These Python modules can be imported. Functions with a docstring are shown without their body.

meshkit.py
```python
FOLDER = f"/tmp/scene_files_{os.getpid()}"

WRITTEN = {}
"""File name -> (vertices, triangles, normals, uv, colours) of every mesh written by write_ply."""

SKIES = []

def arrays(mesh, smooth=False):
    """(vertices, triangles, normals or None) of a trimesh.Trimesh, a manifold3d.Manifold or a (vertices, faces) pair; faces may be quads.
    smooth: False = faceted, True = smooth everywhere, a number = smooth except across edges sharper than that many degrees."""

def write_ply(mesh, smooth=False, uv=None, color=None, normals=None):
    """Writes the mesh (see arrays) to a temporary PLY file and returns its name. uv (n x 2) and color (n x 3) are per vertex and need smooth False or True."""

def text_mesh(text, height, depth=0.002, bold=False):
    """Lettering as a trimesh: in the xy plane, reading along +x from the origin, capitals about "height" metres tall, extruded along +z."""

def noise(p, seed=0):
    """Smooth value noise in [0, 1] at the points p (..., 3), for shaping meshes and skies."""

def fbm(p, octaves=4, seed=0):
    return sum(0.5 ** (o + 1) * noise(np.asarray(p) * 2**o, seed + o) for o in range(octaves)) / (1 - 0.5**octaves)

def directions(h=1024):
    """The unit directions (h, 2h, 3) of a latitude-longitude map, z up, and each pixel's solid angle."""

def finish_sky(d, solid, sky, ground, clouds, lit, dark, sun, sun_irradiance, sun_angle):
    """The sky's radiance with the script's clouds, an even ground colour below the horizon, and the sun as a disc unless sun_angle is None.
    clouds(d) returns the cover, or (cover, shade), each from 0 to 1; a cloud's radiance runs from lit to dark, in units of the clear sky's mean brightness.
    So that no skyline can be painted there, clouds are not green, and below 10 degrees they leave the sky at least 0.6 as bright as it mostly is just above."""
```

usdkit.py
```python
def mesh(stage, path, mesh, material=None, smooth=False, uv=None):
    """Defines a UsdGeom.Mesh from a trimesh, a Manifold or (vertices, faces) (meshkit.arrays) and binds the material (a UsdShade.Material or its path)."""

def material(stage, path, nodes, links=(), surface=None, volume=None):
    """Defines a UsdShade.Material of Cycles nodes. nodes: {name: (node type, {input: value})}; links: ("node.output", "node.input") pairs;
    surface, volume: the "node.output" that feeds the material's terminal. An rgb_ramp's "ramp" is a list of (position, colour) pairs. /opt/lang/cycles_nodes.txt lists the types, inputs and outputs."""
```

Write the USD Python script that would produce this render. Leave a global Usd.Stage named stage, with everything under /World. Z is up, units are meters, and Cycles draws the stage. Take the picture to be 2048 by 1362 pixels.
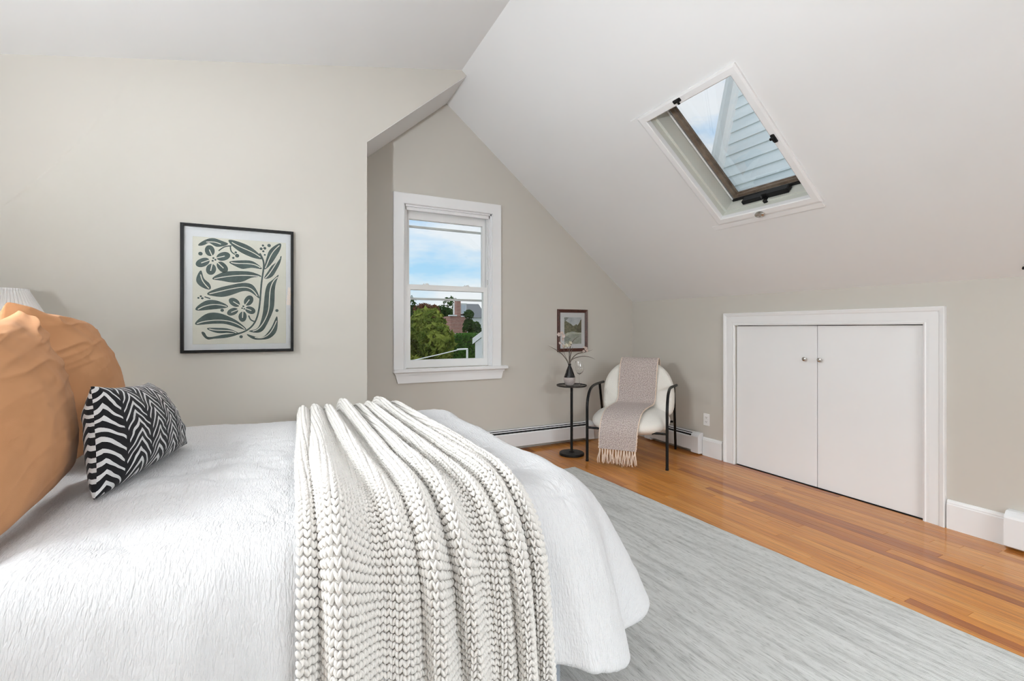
import json
import math
import numpy as np
import trimesh
import manifold3d as m3
from shapely import geometry as sg, ops as so
from pxr import Usd, UsdGeom, UsdLux, UsdShade, Gf, Sdf
import usdkit
import meshkit

stage = Usd.Stage.CreateInMemory()
UsdGeom.SetStageUpAxis(stage, 'Z')
UsdGeom.SetStageMetersPerUnit(stage, 1.0)
UsdGeom.Xform.Define(stage, '/World')
UsdGeom.Scope.Define(stage, '/World/Looks')
PI = math.pi

# ---------------------------------------------------------------- camera
EXPOSURE = 0.2
cam = UsdGeom.Camera.Define(stage, '/World/camera')
cam.AddTranslateOp().Set(Gf.Vec3d(0, 0, 1.2))
cam.AddRotateXYZOp().Set(Gf.Vec3f(90, 0, -26.5))
cam.CreateHorizontalApertureAttr(36.0)
cam.CreateVerticalApertureAttr(36.0 * 1362 / 2048)
cam.CreateFocalLengthAttr(928 / 2048 * 36)
cam.CreateVerticalApertureOffsetAttr(-24 / 2048 * 36)
cam.CreateExposureAttr(EXPOSURE)
cam.CreateFStopAttr(0.0)


def mat(name, nodes, links=(), surface='p.BSDF', volume=None):
    return usdkit.material(stage, '/World/Looks/' + name, nodes, links, surface=surface, volume=volume)


# ---------------------------------------------------------------- sky, sun, daylight
SKY = 0.84
dome = UsdLux.DomeLight.Define(stage, '/World/sky')
dome.CreateIntensityAttr(1.0)
sky_mat = mat('sky_look', {
    'tc': ('texture_coordinate', {}),
    'sep': ('separate_xyz', {}),
    'grad': ('rgb_ramp', {'ramp': [(0.0, (0.28, 0.30, 0.28)), (0.47, (0.32, 0.34, 0.33)), (0.5, (0.80, 0.90, 0.96)), (0.55, (0.46, 0.77, 1.0)), (0.61, (0.27, 0.62, 0.98)),
                                  (0.75, (0.25, 0.53, 0.90)), (1.0, (0.20, 0.45, 0.85))]}),
    'mr': ('map_range', {'from_min': -1.0, 'from_max': 1.0}),
    'map': ('mapping', {'scale': (1.6, 1.6, 5.0)}),
    'n': ('noise_texture', {'scale': 2.1, 'detail': 6.0, 'roughness': 0.55}),
    'cr': ('rgb_ramp', {'ramp': [(0.0, (0, 0, 0)), (0.42, (0.03, 0.03, 0.03)), (0.62, (0.85, 0.85, 0.85)), (1.0, (1, 1, 1))]}),
    'veil': ('math', {'math_type': 'multiply_add', 'value2': 0.24}),
    'mix': ('mix', {'color2': (0.98, 0.99, 1.0)}),
    'bg': ('background_shader', {'strength': SKY}),
}, [('tc.generated', 'sep.vector'), ('sep.z', 'mr.value'), ('mr.result', 'grad.fac'), ('tc.generated', 'map.vector'), ('map.vector', 'n.vector'),
    ('sep.z', 'veil.value1'), ('n.fac', 'veil.value3'), ('veil.value', 'cr.fac'), ('grad.color', 'mix.color1'), ('cr.color', 'mix.fac'), ('mix.color', 'bg.color')], surface='bg.background')
UsdShade.MaterialBindingAPI.Apply(dome.GetPrim()).Bind(sky_mat)

sun = UsdLux.DistantLight.Define(stage, '/World/sun')
sun.CreateAngleAttr(0.6)
sun.CreateIntensityAttr(7.0)
sun.CreateColorAttr(Gf.Vec3f(1.0, 0.93, 0.80))
_sd = np.array([0.60, -0.50, 0.62]) / np.linalg.norm([0.60, -0.50, 0.62])
sun.AddRotateXYZOp().Set(Gf.Vec3f(math.degrees(math.acos(_sd[2])), 0, math.degrees(math.atan2(_sd[0], -_sd[1]))))


# added light: an invented, unseen uplighter beside the bed brightens ceiling and walls
bulb_up = UsdLux.SphereLight.Define(stage, '/World/added_uplight')
bulb_up.CreateRadiusAttr(0.05)
bulb_up.CreateIntensityAttr(2200.0)
bulb_up.CreateColorAttr(Gf.Vec3f(0.93, 0.985, 1.05))
bulb_up.AddTranslateOp().Set(Gf.Vec3d(-1.10, 0.70, 1.285))


def rect_light(name, pos, w, h, intensity, color, rot):
    l = UsdLux.RectLight.Define(stage, '/World/' + name)
    l.CreateWidthAttr(w)
    l.CreateHeightAttr(h)
    l.CreateIntensityAttr(intensity)
    l.CreateColorAttr(Gf.Vec3f(*color))
    l.AddTranslateOp().Set(Gf.Vec3d(*pos))
    l.AddRotateXYZOp().Set(Gf.Vec3f(*rot))
    return l


# area panels standing for sky outside both windows; the rear one added for brightness
rect_light('added_daylight_rear', (1.45, -3.45, 2.75), 3.2, 2.0, 21.0, (0.94, 0.98, 1.02), (55, 0, 0))
rect_light('daylight_left', (-2.75, 1.85, 2.70), 2.0, 2.4, 25.0, (0.94, 0.98, 1.02), (0, -50, 0))

# ---------------------------------------------------------------- helpers
BASE = {}
USED = {}


def numbered(path):
    n = USED.get(path, 0)
    USED[path] = n + 1
    return path if n == 0 else '%s_%03d' % (path, n)


def setdata(prim, label=None, cat=None, group=None, kind=None):
    for k, v in (('label', label), ('category', cat), ('group', group), ('kind', kind)):
        if v:
            prim.SetCustomDataByKey(k, v)


def thing(name, label=None, cat=None, loc=(0, 0, 0), group=None, kind=None):
    p = numbered('/World/' + name)
    x = UsdGeom.Xform.Define(stage, p)
    x.AddTranslateOp().Set(Gf.Vec3d(*[float(c) for c in loc]))
    BASE[p] = np.array(loc, float)
    setdata(x.GetPrim(), label, cat, group, kind)
    return p


def obj(name, mesh, material, parent=None, label=None, cat=None, group=None, kind=None, smooth=False, uv=None):
    """One Mesh prim. Meshes come in world coordinates; under a thing they are stored relative to its base."""
    if isinstance(mesh, (list,)):
        mesh = trimesh.util.concatenate(mesh)
    if hasattr(mesh, 'to_mesh'):
        q = mesh.to_mesh()
        mesh = trimesh.Trimesh(q.vert_properties[:, :3], q.tri_verts, process=False)
    if isinstance(mesh, tuple):
        v, f = np.asarray(mesh[0], float), np.asarray(mesh[1], int)
        if f.shape[1] == 4:
            f = np.vstack([f[:, [0, 1, 2]], f[:, [0, 2, 3]]])
        mesh = trimesh.Trimesh(v, f, process=False)
    if parent is None:
        p = numbered('/World/' + name)
        base = np.zeros(3)
    else:
        p = numbered(parent + '/' + name)
        base = BASE[parent]
    BASE[p] = base
    mesh = trimesh.Trimesh(mesh.vertices - base, mesh.faces, process=False)
    g = usdkit.mesh(stage, p, mesh, material, smooth=smooth, uv=uv)
    setdata(g.GetPrim(), label, cat, group, kind)
    return p


def box(x0, x1, y0, y1, z0, z1, b=0.0):
    """Axis-aligned box with chamfered edges."""
    lo, hi = np.array([min(x0, x1), min(y0, y1), min(z0, z1)], float), np.array([max(x0, x1), max(y0, y1), max(z0, z1)], float)
    if b <= 0:
        m = trimesh.creation.box(hi - lo)
        m.apply_translation((lo + hi) / 2)
        return m
    b = min(b, (hi - lo).min() * 0.45)
    pts = []
    for sx in (0, 1):
        for sy in (0, 1):
            for sz in (0, 1):
                c = np.where([sx, sy, sz], hi, lo)
                d = np.where([sx, sy, sz], -b, b)
                for k in range(3):
                    q = c + d
                    q[k] = c[k]
                    pts.append(q)
    return trimesh.convex.convex_hull(np.array(pts))


def extrude(poly, h):
    return trimesh.creation.extrude_polygon(poly, h, engine='earcut')


def prism_y(pts, y0, y1, holes=()):
    """Polygon in (x, z), extruded from y0 to y1."""
    m = extrude(sg.Polygon(pts, holes), abs(y1 - y0))
    v = m.vertices
    m = trimesh.Trimesh(np.column_stack([v[:, 0], max(y0, y1) - v[:, 2], v[:, 1]]), m.faces, process=False)
    m.fix_normals()
    return m


def prism_x(pts, x0, x1, holes=()):
    """Polygon in (y, z), extruded from x0 to x1."""
    m = extrude(sg.Polygon(pts, holes), abs(x1 - x0))
    v = m.vertices
    m = trimesh.Trimesh(np.column_stack([min(x0, x1) + v[:, 2], v[:, 0], v[:, 1]]), m.faces, process=False)
    m.fix_normals()
    return m


def prism_z(poly, z0, z1):
    m = extrude(poly if hasattr(poly, 'exterior') else sg.Polygon(poly), z1 - z0)
    m.apply_translation((0, 0, z0))
    return m


def lathe(profile, center=(0, 0, 0), n=48):
    """Revolve (r, z) points around z."""
    m = trimesh.creation.revolve(np.array(profile, float), sections=n)
    m.apply_translation(center)
    return m


def spline(pts, n=40, closed=False):
    from scipy.interpolate import CubicSpline
    p = np.asarray(pts, float)
    if closed:
        p = np.vstack([p, p[:1]])
    d = np.concatenate([[0], np.cumsum(np.linalg.norm(np.diff(p, axis=0), axis=1) ** 0.5)])
    cs = CubicSpline(d, p, bc_type='periodic' if closed else 'not-a-knot' if len(p) > 3 else 'natural')
    return cs(np.linspace(0, d[-1], n, endpoint=not closed))


def tube(pts, r, sides=12, caps=True):
    p = np.asarray(pts, float)
    r = np.broadcast_to(r, (len(p),)).astype(float)
    t = np.gradient(p, axis=0)
    t /= np.linalg.norm(t, axis=1, keepdims=True) + 1e-12
    a = np.cross(t[0], [0, 0, 1.0] if abs(t[0][2]) < 0.9 else [1.0, 0, 0])
    a /= np.linalg.norm(a)
    A = []
    for k in range(len(p)):
        a = a - t[k] * (a @ t[k])
        a /= np.linalg.norm(a)
        A.append(a)
    A = np.array(A)
    B = np.cross(t, A)
    ang = np.arange(sides) * 2 * PI / sides
    v = p[:, None] + r[:, None, None] * (np.cos(ang)[None, :, None] * A[:, None] + np.sin(ang)[None, :, None] * B[:, None])
    i, j = np.meshgrid(np.arange(len(p) - 1), np.arange(sides), indexing='ij')
    q = np.stack([i * sides + j, i * sides + (j + 1) % sides, (i + 1) * sides + (j + 1) % sides, (i + 1) * sides + j], -1).reshape(-1, 4)
    f = np.vstack([q[:, [0, 1, 2]], q[:, [0, 2, 3]]])
    v = v.reshape(-1, 3)
    if caps:
        n = len(v)
        v = np.vstack([v, p[:1], p[-1:]])
        k = np.arange(sides)
        l = (len(p) - 1) * sides
        f = np.vstack([f, np.column_stack([np.full(sides, n), (k + 1) % sides, k]), np.column_stack([np.full(sides, n + 1), l + k, l + (k + 1) % sides])])
    return trimesh.Trimesh(v, f, process=False)


def grid_faces(nr, nc, wrap=False):
    c = nc if wrap else nc - 1
    i, j = np.meshgrid(np.arange(nr - 1), np.arange(c), indexing='ij')
    k = (j + 1) % nc
    return np.stack([i * nc + j, i * nc + k, (i + 1) * nc + k, (i + 1) * nc + j], -1).reshape(-1, 4)


def fb(x, y, z=0.0, o=3, seed=0):
    return meshkit.fbm(np.stack(np.broadcast_arrays(np.asarray(x, float), np.asarray(y, float), np.asarray(z, float)), -1), o, seed)


# ---------------------------------------------------------------- materials
def paint(name, col, rough=0.6, spec=0.35, bump=0.15, scale=160.0, dist=0.0006):
    return mat(name, {
        'g': ('geometry', {}), 'n': ('noise_texture', {'scale': scale, 'detail': 2.0}), 'n2': ('noise_texture', {'scale': 1.3, 'detail': 2.0}),
        'r': ('rgb_ramp', {'ramp': [(0.3, tuple(c * 0.985 for c in col)), (0.7, col)]}),
        'b': ('bump', {'strength': bump, 'distance': dist}),
        'p': ('principled_bsdf', {'roughness': rough, 'specular_ior_level': spec}),
    }, [('g.position', 'n.vector'), ('g.position', 'n2.vector'), ('n2.fac', 'r.fac'), ('r.color', 'p.base_color'), ('n.fac', 'b.height'), ('b.normal', 'p.normal')])


def plain(name, col, rough=0.5, metal=0.0, spec=0.5, **kw):
    return mat(name, {'p': ('principled_bsdf', dict(base_color=col, roughness=rough, metallic=metal, specular_ior_level=spec, **kw))})


WALL = paint('wall_paint', (0.60, 0.570, 0.515), 0.62)
CEIL = paint('ceiling_paint', (0.83, 0.83, 0.825), 0.75, bump=0.3, scale=120.0)
TRIM = paint('trim_paint', (0.86, 0.86, 0.86), 0.32, 0.5, 0.06, 60.0)
DOORW = paint('door_paint', (0.87, 0.87, 0.87), 0.38, 0.5, 0.05, 40.0)
VINYL = plain('white_vinyl', (0.86, 0.86, 0.85), 0.3)
HEATER = plain('heater_enamel', (0.80, 0.81, 0.82), 0.35)
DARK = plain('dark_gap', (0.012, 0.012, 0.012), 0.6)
BLACK = plain('black_metal', (0.006, 0.006, 0.006), 0.42, 0.0, 0.28)
BLACKP = plain('black_plastic', (0.008, 0.008, 0.008), 0.45, 0.0, 0.25)
CHROME = plain('brushed_nickel', (0.62, 0.60, 0.57), 0.22, 1.0)
STORM = plain('storm_frame', (0.62, 0.62, 0.60), 0.4)
BROWN = mat('weathered_sash', {'g': ('geometry', {}), 'n': ('noise_texture', {'scale': 14.0, 'detail': 4.0}),
                               'r': ('rgb_ramp', {'ramp': [(0.3, (0.11, 0.075, 0.05)), (0.7, (0.27, 0.21, 0.155))]}), 'p': ('principled_bsdf', {'roughness': 0.5})},
            [('g.position', 'n.vector'), ('n.fac', 'r.fac'), ('r.color', 'p.base_color')])
SHAFT = plain('shaft_paint', (0.66, 0.67, 0.61), 0.5)
GLASS = mat('pane_glass', {'t': ('transparent_bsdf', {'color': (0.99, 0.995, 0.99)}), 'g': ('glossy_bsdf', {'roughness': 0.02}), 'f': ('fresnel', {'IOR': 1.35}), 'm': ('mix_closure', {})},
            [('f.fac', 'm.fac'), ('t.BSDF', 'm.closure1'), ('g.BSDF', 'm.closure2')], surface='m.closure')
WINEGLASS = mat('wine_glass', {'p': ('principled_bsdf', {'transmission_weight': 1.0, 'roughness': 0.0, 'ior': 1.48, 'base_color': (0.99, 0.99, 0.99)})})


def wood(name, a, b, c, shift):
    return mat(name, {
        'g': ('geometry', {}), 'm': ('mapping', {'location': (shift, shift * 2.3, 0), 'scale': (26.0, 1.3, 10.0)}), 'm2': ('mapping', {'location': (shift * 3, shift, 0), 'scale': (130.0, 3.2, 40.0)}),
        'n': ('noise_texture', {'scale': 1.0, 'detail': 4.0, 'roughness': 0.6, 'distortion': 1.2}),
        'n2': ('noise_texture', {'scale': 1.0, 'detail': 3.0, 'roughness': 0.6}),
        'r': ('rgb_ramp', {'ramp': [(0.25, a), (0.5, b), (0.75, c)]}),
        'r2': ('rgb_ramp', {'ramp': [(0.36, (0.62, 0.55, 0.5)), (0.5, (1, 1, 1))]}),
        'mx': ('mix', {'mix_type': 'multiply', 'fac': 0.75}),
        'b': ('bump', {'strength': 0.1, 'distance': 0.0006}),
        'p': ('principled_bsdf', {'roughness': 0.35, 'specular_ior_level': 0.3, 'coat_weight': 0.5, 'coat_roughness': 0.045}),
    }, [('g.position', 'm.vector'), ('g.position', 'm2.vector'), ('m.vector', 'n.vector'), ('m2.vector', 'n2.vector'), ('n.fac', 'r.fac'), ('n2.fac', 'r2.fac'),
        ('r.color', 'mx.color1'), ('r2.color', 'mx.color2'), ('mx.color', 'p.base_color'), ('n2.fac', 'b.height'), ('b.normal', 'p.normal')])


_tones = [(0.54, 0.205, 0.032), (0.59, 0.235, 0.042), (0.49, 0.175, 0.027), (0.64, 0.280, 0.062), (0.56, 0.215, 0.034), (0.37, 0.115, 0.022), (0.61, 0.250, 0.046), (0.44, 0.150, 0.026)]
WOOD = [wood('plank_wood_%d' % i, tuple(x * 0.78 for x in t), t, tuple(x * 1.18 for x in t), 3.7 * i + 1.1) for i, t in enumerate(_tones)]


def fabric(name, col, rough=0.9, scale=(220, 220), bump=0.4, dist=0.001, sheen=0.15, col2=None, cscale=3.0, second=None):
    """Cloth with relief that follows the mesh's st (metres)."""
    nodes = {
        'a': ('attribute', {'attribute': 'st'}), 'm': ('mapping', {'scale': (scale[0], scale[1], 1.0)}),
        'n': ('noise_texture', {'scale': 1.0, 'detail': 1.3, 'roughness': 0.4, 'distortion': 0.7}),
        'cn': ('noise_texture', {'scale': cscale, 'detail': 3.0}), 'r': ('rgb_ramp', {'ramp': [(0.35, col2 or col), (0.65, col)]}),
        'b': ('bump', {'strength': bump, 'distance': dist}),
        'p': ('principled_bsdf', {'roughness': rough, 'specular_ior_level': 0.2, 'sheen_weight': sheen, 'sheen_roughness': 0.4}),
    }
    links = [('a.vector', 'm.vector'), ('m.vector', 'n.vector'), ('a.vector', 'cn.vector'), ('cn.fac', 'r.fac'), ('r.color', 'p.base_color'), ('n.fac', 'b.height')]
    if second:
        nodes['m2'] = ('mapping', {'scale': (second[0], second[1], 1.0)})
        nodes['n2'] = ('noise_texture', {'scale': 1.0, 'detail': 2.0})
        nodes['b2'] = ('bump', {'strength': second[2], 'distance': second[3]})
        links += [('a.vector', 'm2.vector'), ('m2.vector', 'n2.vector'), ('n2.fac', 'b2.height'), ('b.normal', 'b2.normal'), ('b2.normal', 'p.normal')]
    else:
        links.append(('b.normal', 'p.normal'))
    return mat(name, nodes, links)


GAUZE = fabric('white_gauze', (0.665, 0.665, 0.675), 0.9, (200, 48), 1.0, 0.0032, 0.1, second=(60, 150, 0.4, 0.002))
KNIT = plain('white_yarn', (0.75, 0.725, 0.69), 0.9, spec=0.2, sheen_weight=0.2)
CARAMEL = fabric('caramel_linen', (0.54, 0.275, 0.135), 0.85, (700, 700), 0.3, 0.0006, 0.04, (0.50, 0.245, 0.115), 6.0)
PILLOWW = fabric('white_cotton', (0.82, 0.82, 0.82), 0.85, (300, 300), 0.2, 0.0005)
BOUCLE = fabric('cream_boucle', (0.80, 0.77, 0.71), 0.95, (190, 190), 0.8, 0.004, 0.3, second=(600, 600, 0.3, 0.001))
WEAVE = fabric('melange_weave', (0.66, 0.58, 0.54), 0.95, (90, 150), 1.0, 0.008, 0.1, (0.36, 0.29, 0.27), 120.0)
FRINGE = plain('fringe_cotton', (0.76, 0.62, 0.51), 0.9, spec=0.2)
BEDBASE = fabric('grey_blue_upholstery', (0.34, 0.37, 0.41), 0.9, (500, 500), 0.3, 0.0006)

# ---------------------------------------------------------------- room shell
XB, YA, YP, XL, YR = 3.60, 4.13, 3.60, -1.42, -1.95   # knee wall, gable wall, picture wall, bed wall, rear wall
TILT = 0.007                                            # the old knee line sags a little towards the rear
SL = math.hypot(1, 0.805)
EU = np.array([0, 1, TILT])
EV = np.array([-1, 0, 0.805]) / SL
EW = np.array([0.805, 0, 1]) / SL
SO = np.array([XB, YA, 1.503])


def slope(m):
    """(u along the wall, v up the slope, w outwards) -> world, on the sloped ceiling."""
    v = m.vertices
    return trimesh.Trimesh(SO + (v[:, :1] - YA) * EU + v[:, 1:2] * EV + v[:, 2:] * EW, m.faces, process=False)


def left_z(x):
    return 3.325 + 0.215 * (x - 1.335)


def soffit_z(x):
    return 3.290 + 0.865 * (x - 1.38)


# floor of narrow strips running towards the gable wall
rng = np.random.default_rng(7)
floor = thing('floor', 'glossy honey-coloured floor of narrow wooden strips', 'floor', kind='structure')
obj('subfloor', box(XL - 0.2, XB + 0.2, YR - 0.2, YA + 0.2, -0.12, -0.018), DARK, floor)
rest = {}
W = 0.0575
row = 0
x1 = XB + 0.004
while x1 > XL:
    y = YR - rng.uniform(0, 1.2)
    while y < YA:
        ln = rng.choice([0.42, 0.57, 0.8, 1.0, 1.3, 1.7, 2.1])
        k = int(rng.choice(len(WOOD), p=[.17, .17, .13, .13, .14, .06, .14, .06]))
        a, b = max(y, YR), min(y + ln, YA + 0.01)
        if b - a > 0.03:
            m = box(x1 - W + 0.0003, x1 - 0.0003, a + 0.0003, b - 0.0003, -0.0175, 0.0, 0.0009)
            if (x1 > 2.15 and b > 0.35) or (b > 3.3 and x1 > 0.9):
                obj('plank', m, WOOD[k], floor)
            else:
                rest.setdefault(k % 4, []).append(m)
        y += ln
    x1 -= W
    row += 1
for k, ms in rest.items():
    obj('hidden_planks', ms, WOOD[k], floor, kind='stuff')

# walls
WX0, WX1, WZ0, WZ1 = 0.985, 1.835, 0.840, 2.310
obj('wall_back', prism_y([(0.58, 0), (XB, 0), (XB, 1.503), (1.38, 3.290), (0.58, soffit_z(0.58))], YA, YA + 0.18,
                         [[(WX0, WZ0), (WX1, WZ0), (WX1, WZ1), (WX0, WZ1)]]), WALL,
    label='greige gable wall with the white window, under the steep ceiling', cat='wall', kind='structure')
obj('wall_back', prism_y([(XL - 0.15, 0), (0.58, 0), (0.58, soffit_z(0.58) + 0.004), (1.376, 3.292), (1.335, 3.329), (XL - 0.15, left_z(XL - 0.15) + 0.004)], YP, YA + 0.18), WALL,
    label='greige wall behind the bed\'s far side, standing forward of the window wall', cat='wall', kind='structure')
DY0, DY1, DZ1 = 1.446, 2.792, 1.226     # the closet opening in the knee wall
kz = lambda y: 1.503 + TILT * (y - YA)
obj('wall_right', [prism_x([(YR - 0.1, 0), (DY0, 0), (DY0, DZ1), (DY1, DZ1), (DY1, 0), (YA + 0.18, 0), (YA + 0.18, kz(YA + 0.18)), (YR - 0.1, kz(YR - 0.1))], XB, XB + 0.055),
                   prism_x([(YR - 0.1, 0), (YA + 0.18, 0), (YA + 0.18, kz(YA + 0.18)), (YR - 0.1, kz(YR - 0.1))], XB + 0.055, XB + 0.15)], WALL,
    label='low greige knee wall with the white closet doors', cat='wall', kind='structure')
obj('wall_left', prism_x([(YR - 0.1, 0), (YP + 0.1, 0), (YP + 0.1, 2.75), (YR - 0.1, 2.75)], XL - 0.15, XL, [[(1.0, 1.15), (2.7, 1.15), (2.7, 2.15), (1.0, 2.15)]]), WALL, label='greige wall at the head of the bed', cat='wall', kind='structure')
RX0, RX1, RZ0, RZ1 = 0.36, 2.56, 0.8, 2.2
obj('wall_front', prism_y([(XL - 0.15, 0), (XB + 0.1, 0), (XB + 0.1, 1.47), (1.36, 3.27), (XL - 0.15, left_z(XL - 0.15) + 0.02)], YR - 0.15, YR,
                          [[(RX0, RZ0), (RX1, RZ0), (RX1, RZ1), (RX0, RZ1)]]), WALL, label='greige wall behind the camera with the added wide window', cat='wall', kind='structure')

# ceilings
HU0, HU1, HV0, HV1 = 1.735, 2.405, 0.815, 1.785
roof = extrude(sg.Polygon([(YR - 0.15, -0.3), (YA + 0.35, -0.3), (YA + 0.35, 2.925), (YR - 0.15, 2.925)], [[(HU0, HV0), (HU1, HV0), (HU1, HV1), (HU0, HV1)]]), 0.26)
obj('ceiling', slope(roof), CEIL, label='steep white sloped ceiling with the skylight', cat='ceiling', kind='structure')
obj('ceiling', prism_y([(1.335, 3.325), (XL - 0.3, left_z(XL - 0.3)), (XL - 0.3, left_z(XL - 0.3) + 0.25), (1.335, 3.575)], YR - 0.15, YA + 0.35), CEIL,
    label='gently sloped white ceiling above the bed', cat='ceiling', kind='structure')
obj('ceiling', prism_y([(0.5805, soffit_z(0.5805)), (1.379, soffit_z(1.379)), (1.379, soffit_z(1.379) + 0.004), (0.5805, soffit_z(0.5805) + 0.004)], YP + 0.0005, YA), CEIL,
    label='narrow white sloped soffit between the picture wall and the window wall', cat='ceiling', kind='structure')


def frame_side(profile, A, B, oA, oB, mapf):
    """A moulding along A-B with mitred ends; profile points are (outward distance, height)."""
    n = len(profile)
    V = []
    for P, o in ((A, oA), (B, oB)):
        for a, h in profile:
            V.append(mapf(P[0] + a * o[0], P[1] + a * o[1], h))
    F = []
    for k in range(n):
        j = (k + 1) % n
        F += [(k, j, n + j), (k, n + j, n + k)]
    for k in range(1, n - 1):
        F += [(0, k + 1, k), (n, n + k, n + k + 1)]
    m = trimesh.Trimesh(np.array(V), np.array(F), process=False)
    if m.volume < 0:
        m.invert()
    return m


# baseboards
def baseboard(name, mapf, a, b, label):
    prof = [(0, 0), (0.018, 0), (0.018, 0.145), (0.014, 0.150), (0.014, 0.156), (0.010, 0.166), (0.006, 0.170), (0, 0.172)]
    V = [mapf(s, d, z) for s in (a, b) for d, z in prof]
    n = len(prof)
    F = []
    for k in range(n):
        j = (k + 1) % n
        F += [(k, j, n + j), (k, n + j, n + k)]
    for k in range(1, n - 1):
        F += [(0, k + 1, k), (n, n + k, n + k + 1)]
    m = trimesh.Trimesh(np.array(V), np.array(F), process=False)
    if m.volume < 0:
        m.invert()
    obj(name, m, TRIM, label=label, cat='baseboard', kind='structure')


onA = lambda s, d, z: (s, YA - d, z)
onB = lambda s, d, z: (XB - d, s, z)
onP = lambda s, d, z: (s, YP - d, z)
baseboard('baseboard_right', onB, 2.921, 3.135, 'short white baseboard between the closet trim and the small heater')
baseboard('baseboard_right', onB, 1.075, 1.331, 'short white baseboard to the right of the closet doors')
baseboard('baseboard_back', onA, 3.01, 3.598, 'white baseboard behind the armchair below the framed landscape')
baseboard('baseboard_back', onP, XL, 0.58, 'white baseboard behind the bed below the botanical print')

# ---------------------------------------------------------------- closet doors
trim = thing('trim', 'moulded white casing around the low closet doors', 'trim', (XB, 2.12, 0), kind='structure')
CP = [(0, 0), (0, 0.014), (0.010, 0.018), (0.016, 0.013), (0.030, 0.015), (0.078, 0.017), (0.084, 0.021), (0.092, 0.023), (0.104, 0.026), (0.108, 0.024), (0.110, 0)]
mB = lambda u, v, h: (XB - h, u, v)
CI0, CI1, CIZ = 1.447, 2.791, 1.226
obj('casing_board', frame_side(CP, (CI1, 0), (CI1, CIZ), (1, 0), (1, 1), mB), TRIM, trim)
obj('casing_board', frame_side(CP, (CI1, CIZ), (CI0, CIZ), (1, 1), (-1, 1), mB), TRIM, trim)
obj('casing_board', frame_side(CP, (CI0, CIZ), (CI0, 0), (-1, 1), (-1, 0), mB), TRIM, trim)


def closet_door(y0, y1, ky, label):
    d = thing('door', label, 'door', (XB, (y0 + y1) / 2, 0), kind='structure')
    # the clean slab and its round knob
    leaf = obj('door_leaf', box(XB + 0.012, XB + 0.034, y0, y1, 0.006, 1.2215, 0.0015), DOORW, d)
    k = lathe([(0, 0), (0.007, 0), (0.0065, 0.010), (0.008, 0.014), (0.0145, 0.019), (0.0165, 0.024), (0.0155, 0.029), (0.010, 0.0325), (0, 0.0335)], n=28)
    v = k.vertices
    k = trimesh.Trimesh(np.column_stack([XB + 0.012 - v[:, 2], ky + v[:, 0], 0.966 + v[:, 1]]), k.faces[:, ::-1], process=False)
    if k.volume < 0:
        k.invert()
    obj('knob', k, CHROME, d, label='round brushed metal knob', smooth=35)


closet_door(2.1005, DY1 - 0.004, 2.182, 'left white closet door in the knee wall, nearer the armchair')
closet_door(DY0 + 0.004, 2.0965, 2.070, 'right white closet door in the knee wall, nearer the second heater')
obj('trim', box(XB + 0.036, XB + 0.054, DY0, DY1, 0, DZ1), DARK, label='dark panel painted as the shade around and behind the closet doors', cat='trim', kind='structure')  # near-black sheet standing for the shade in the door gaps

# ---------------------------------------------------------------- heaters


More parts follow.
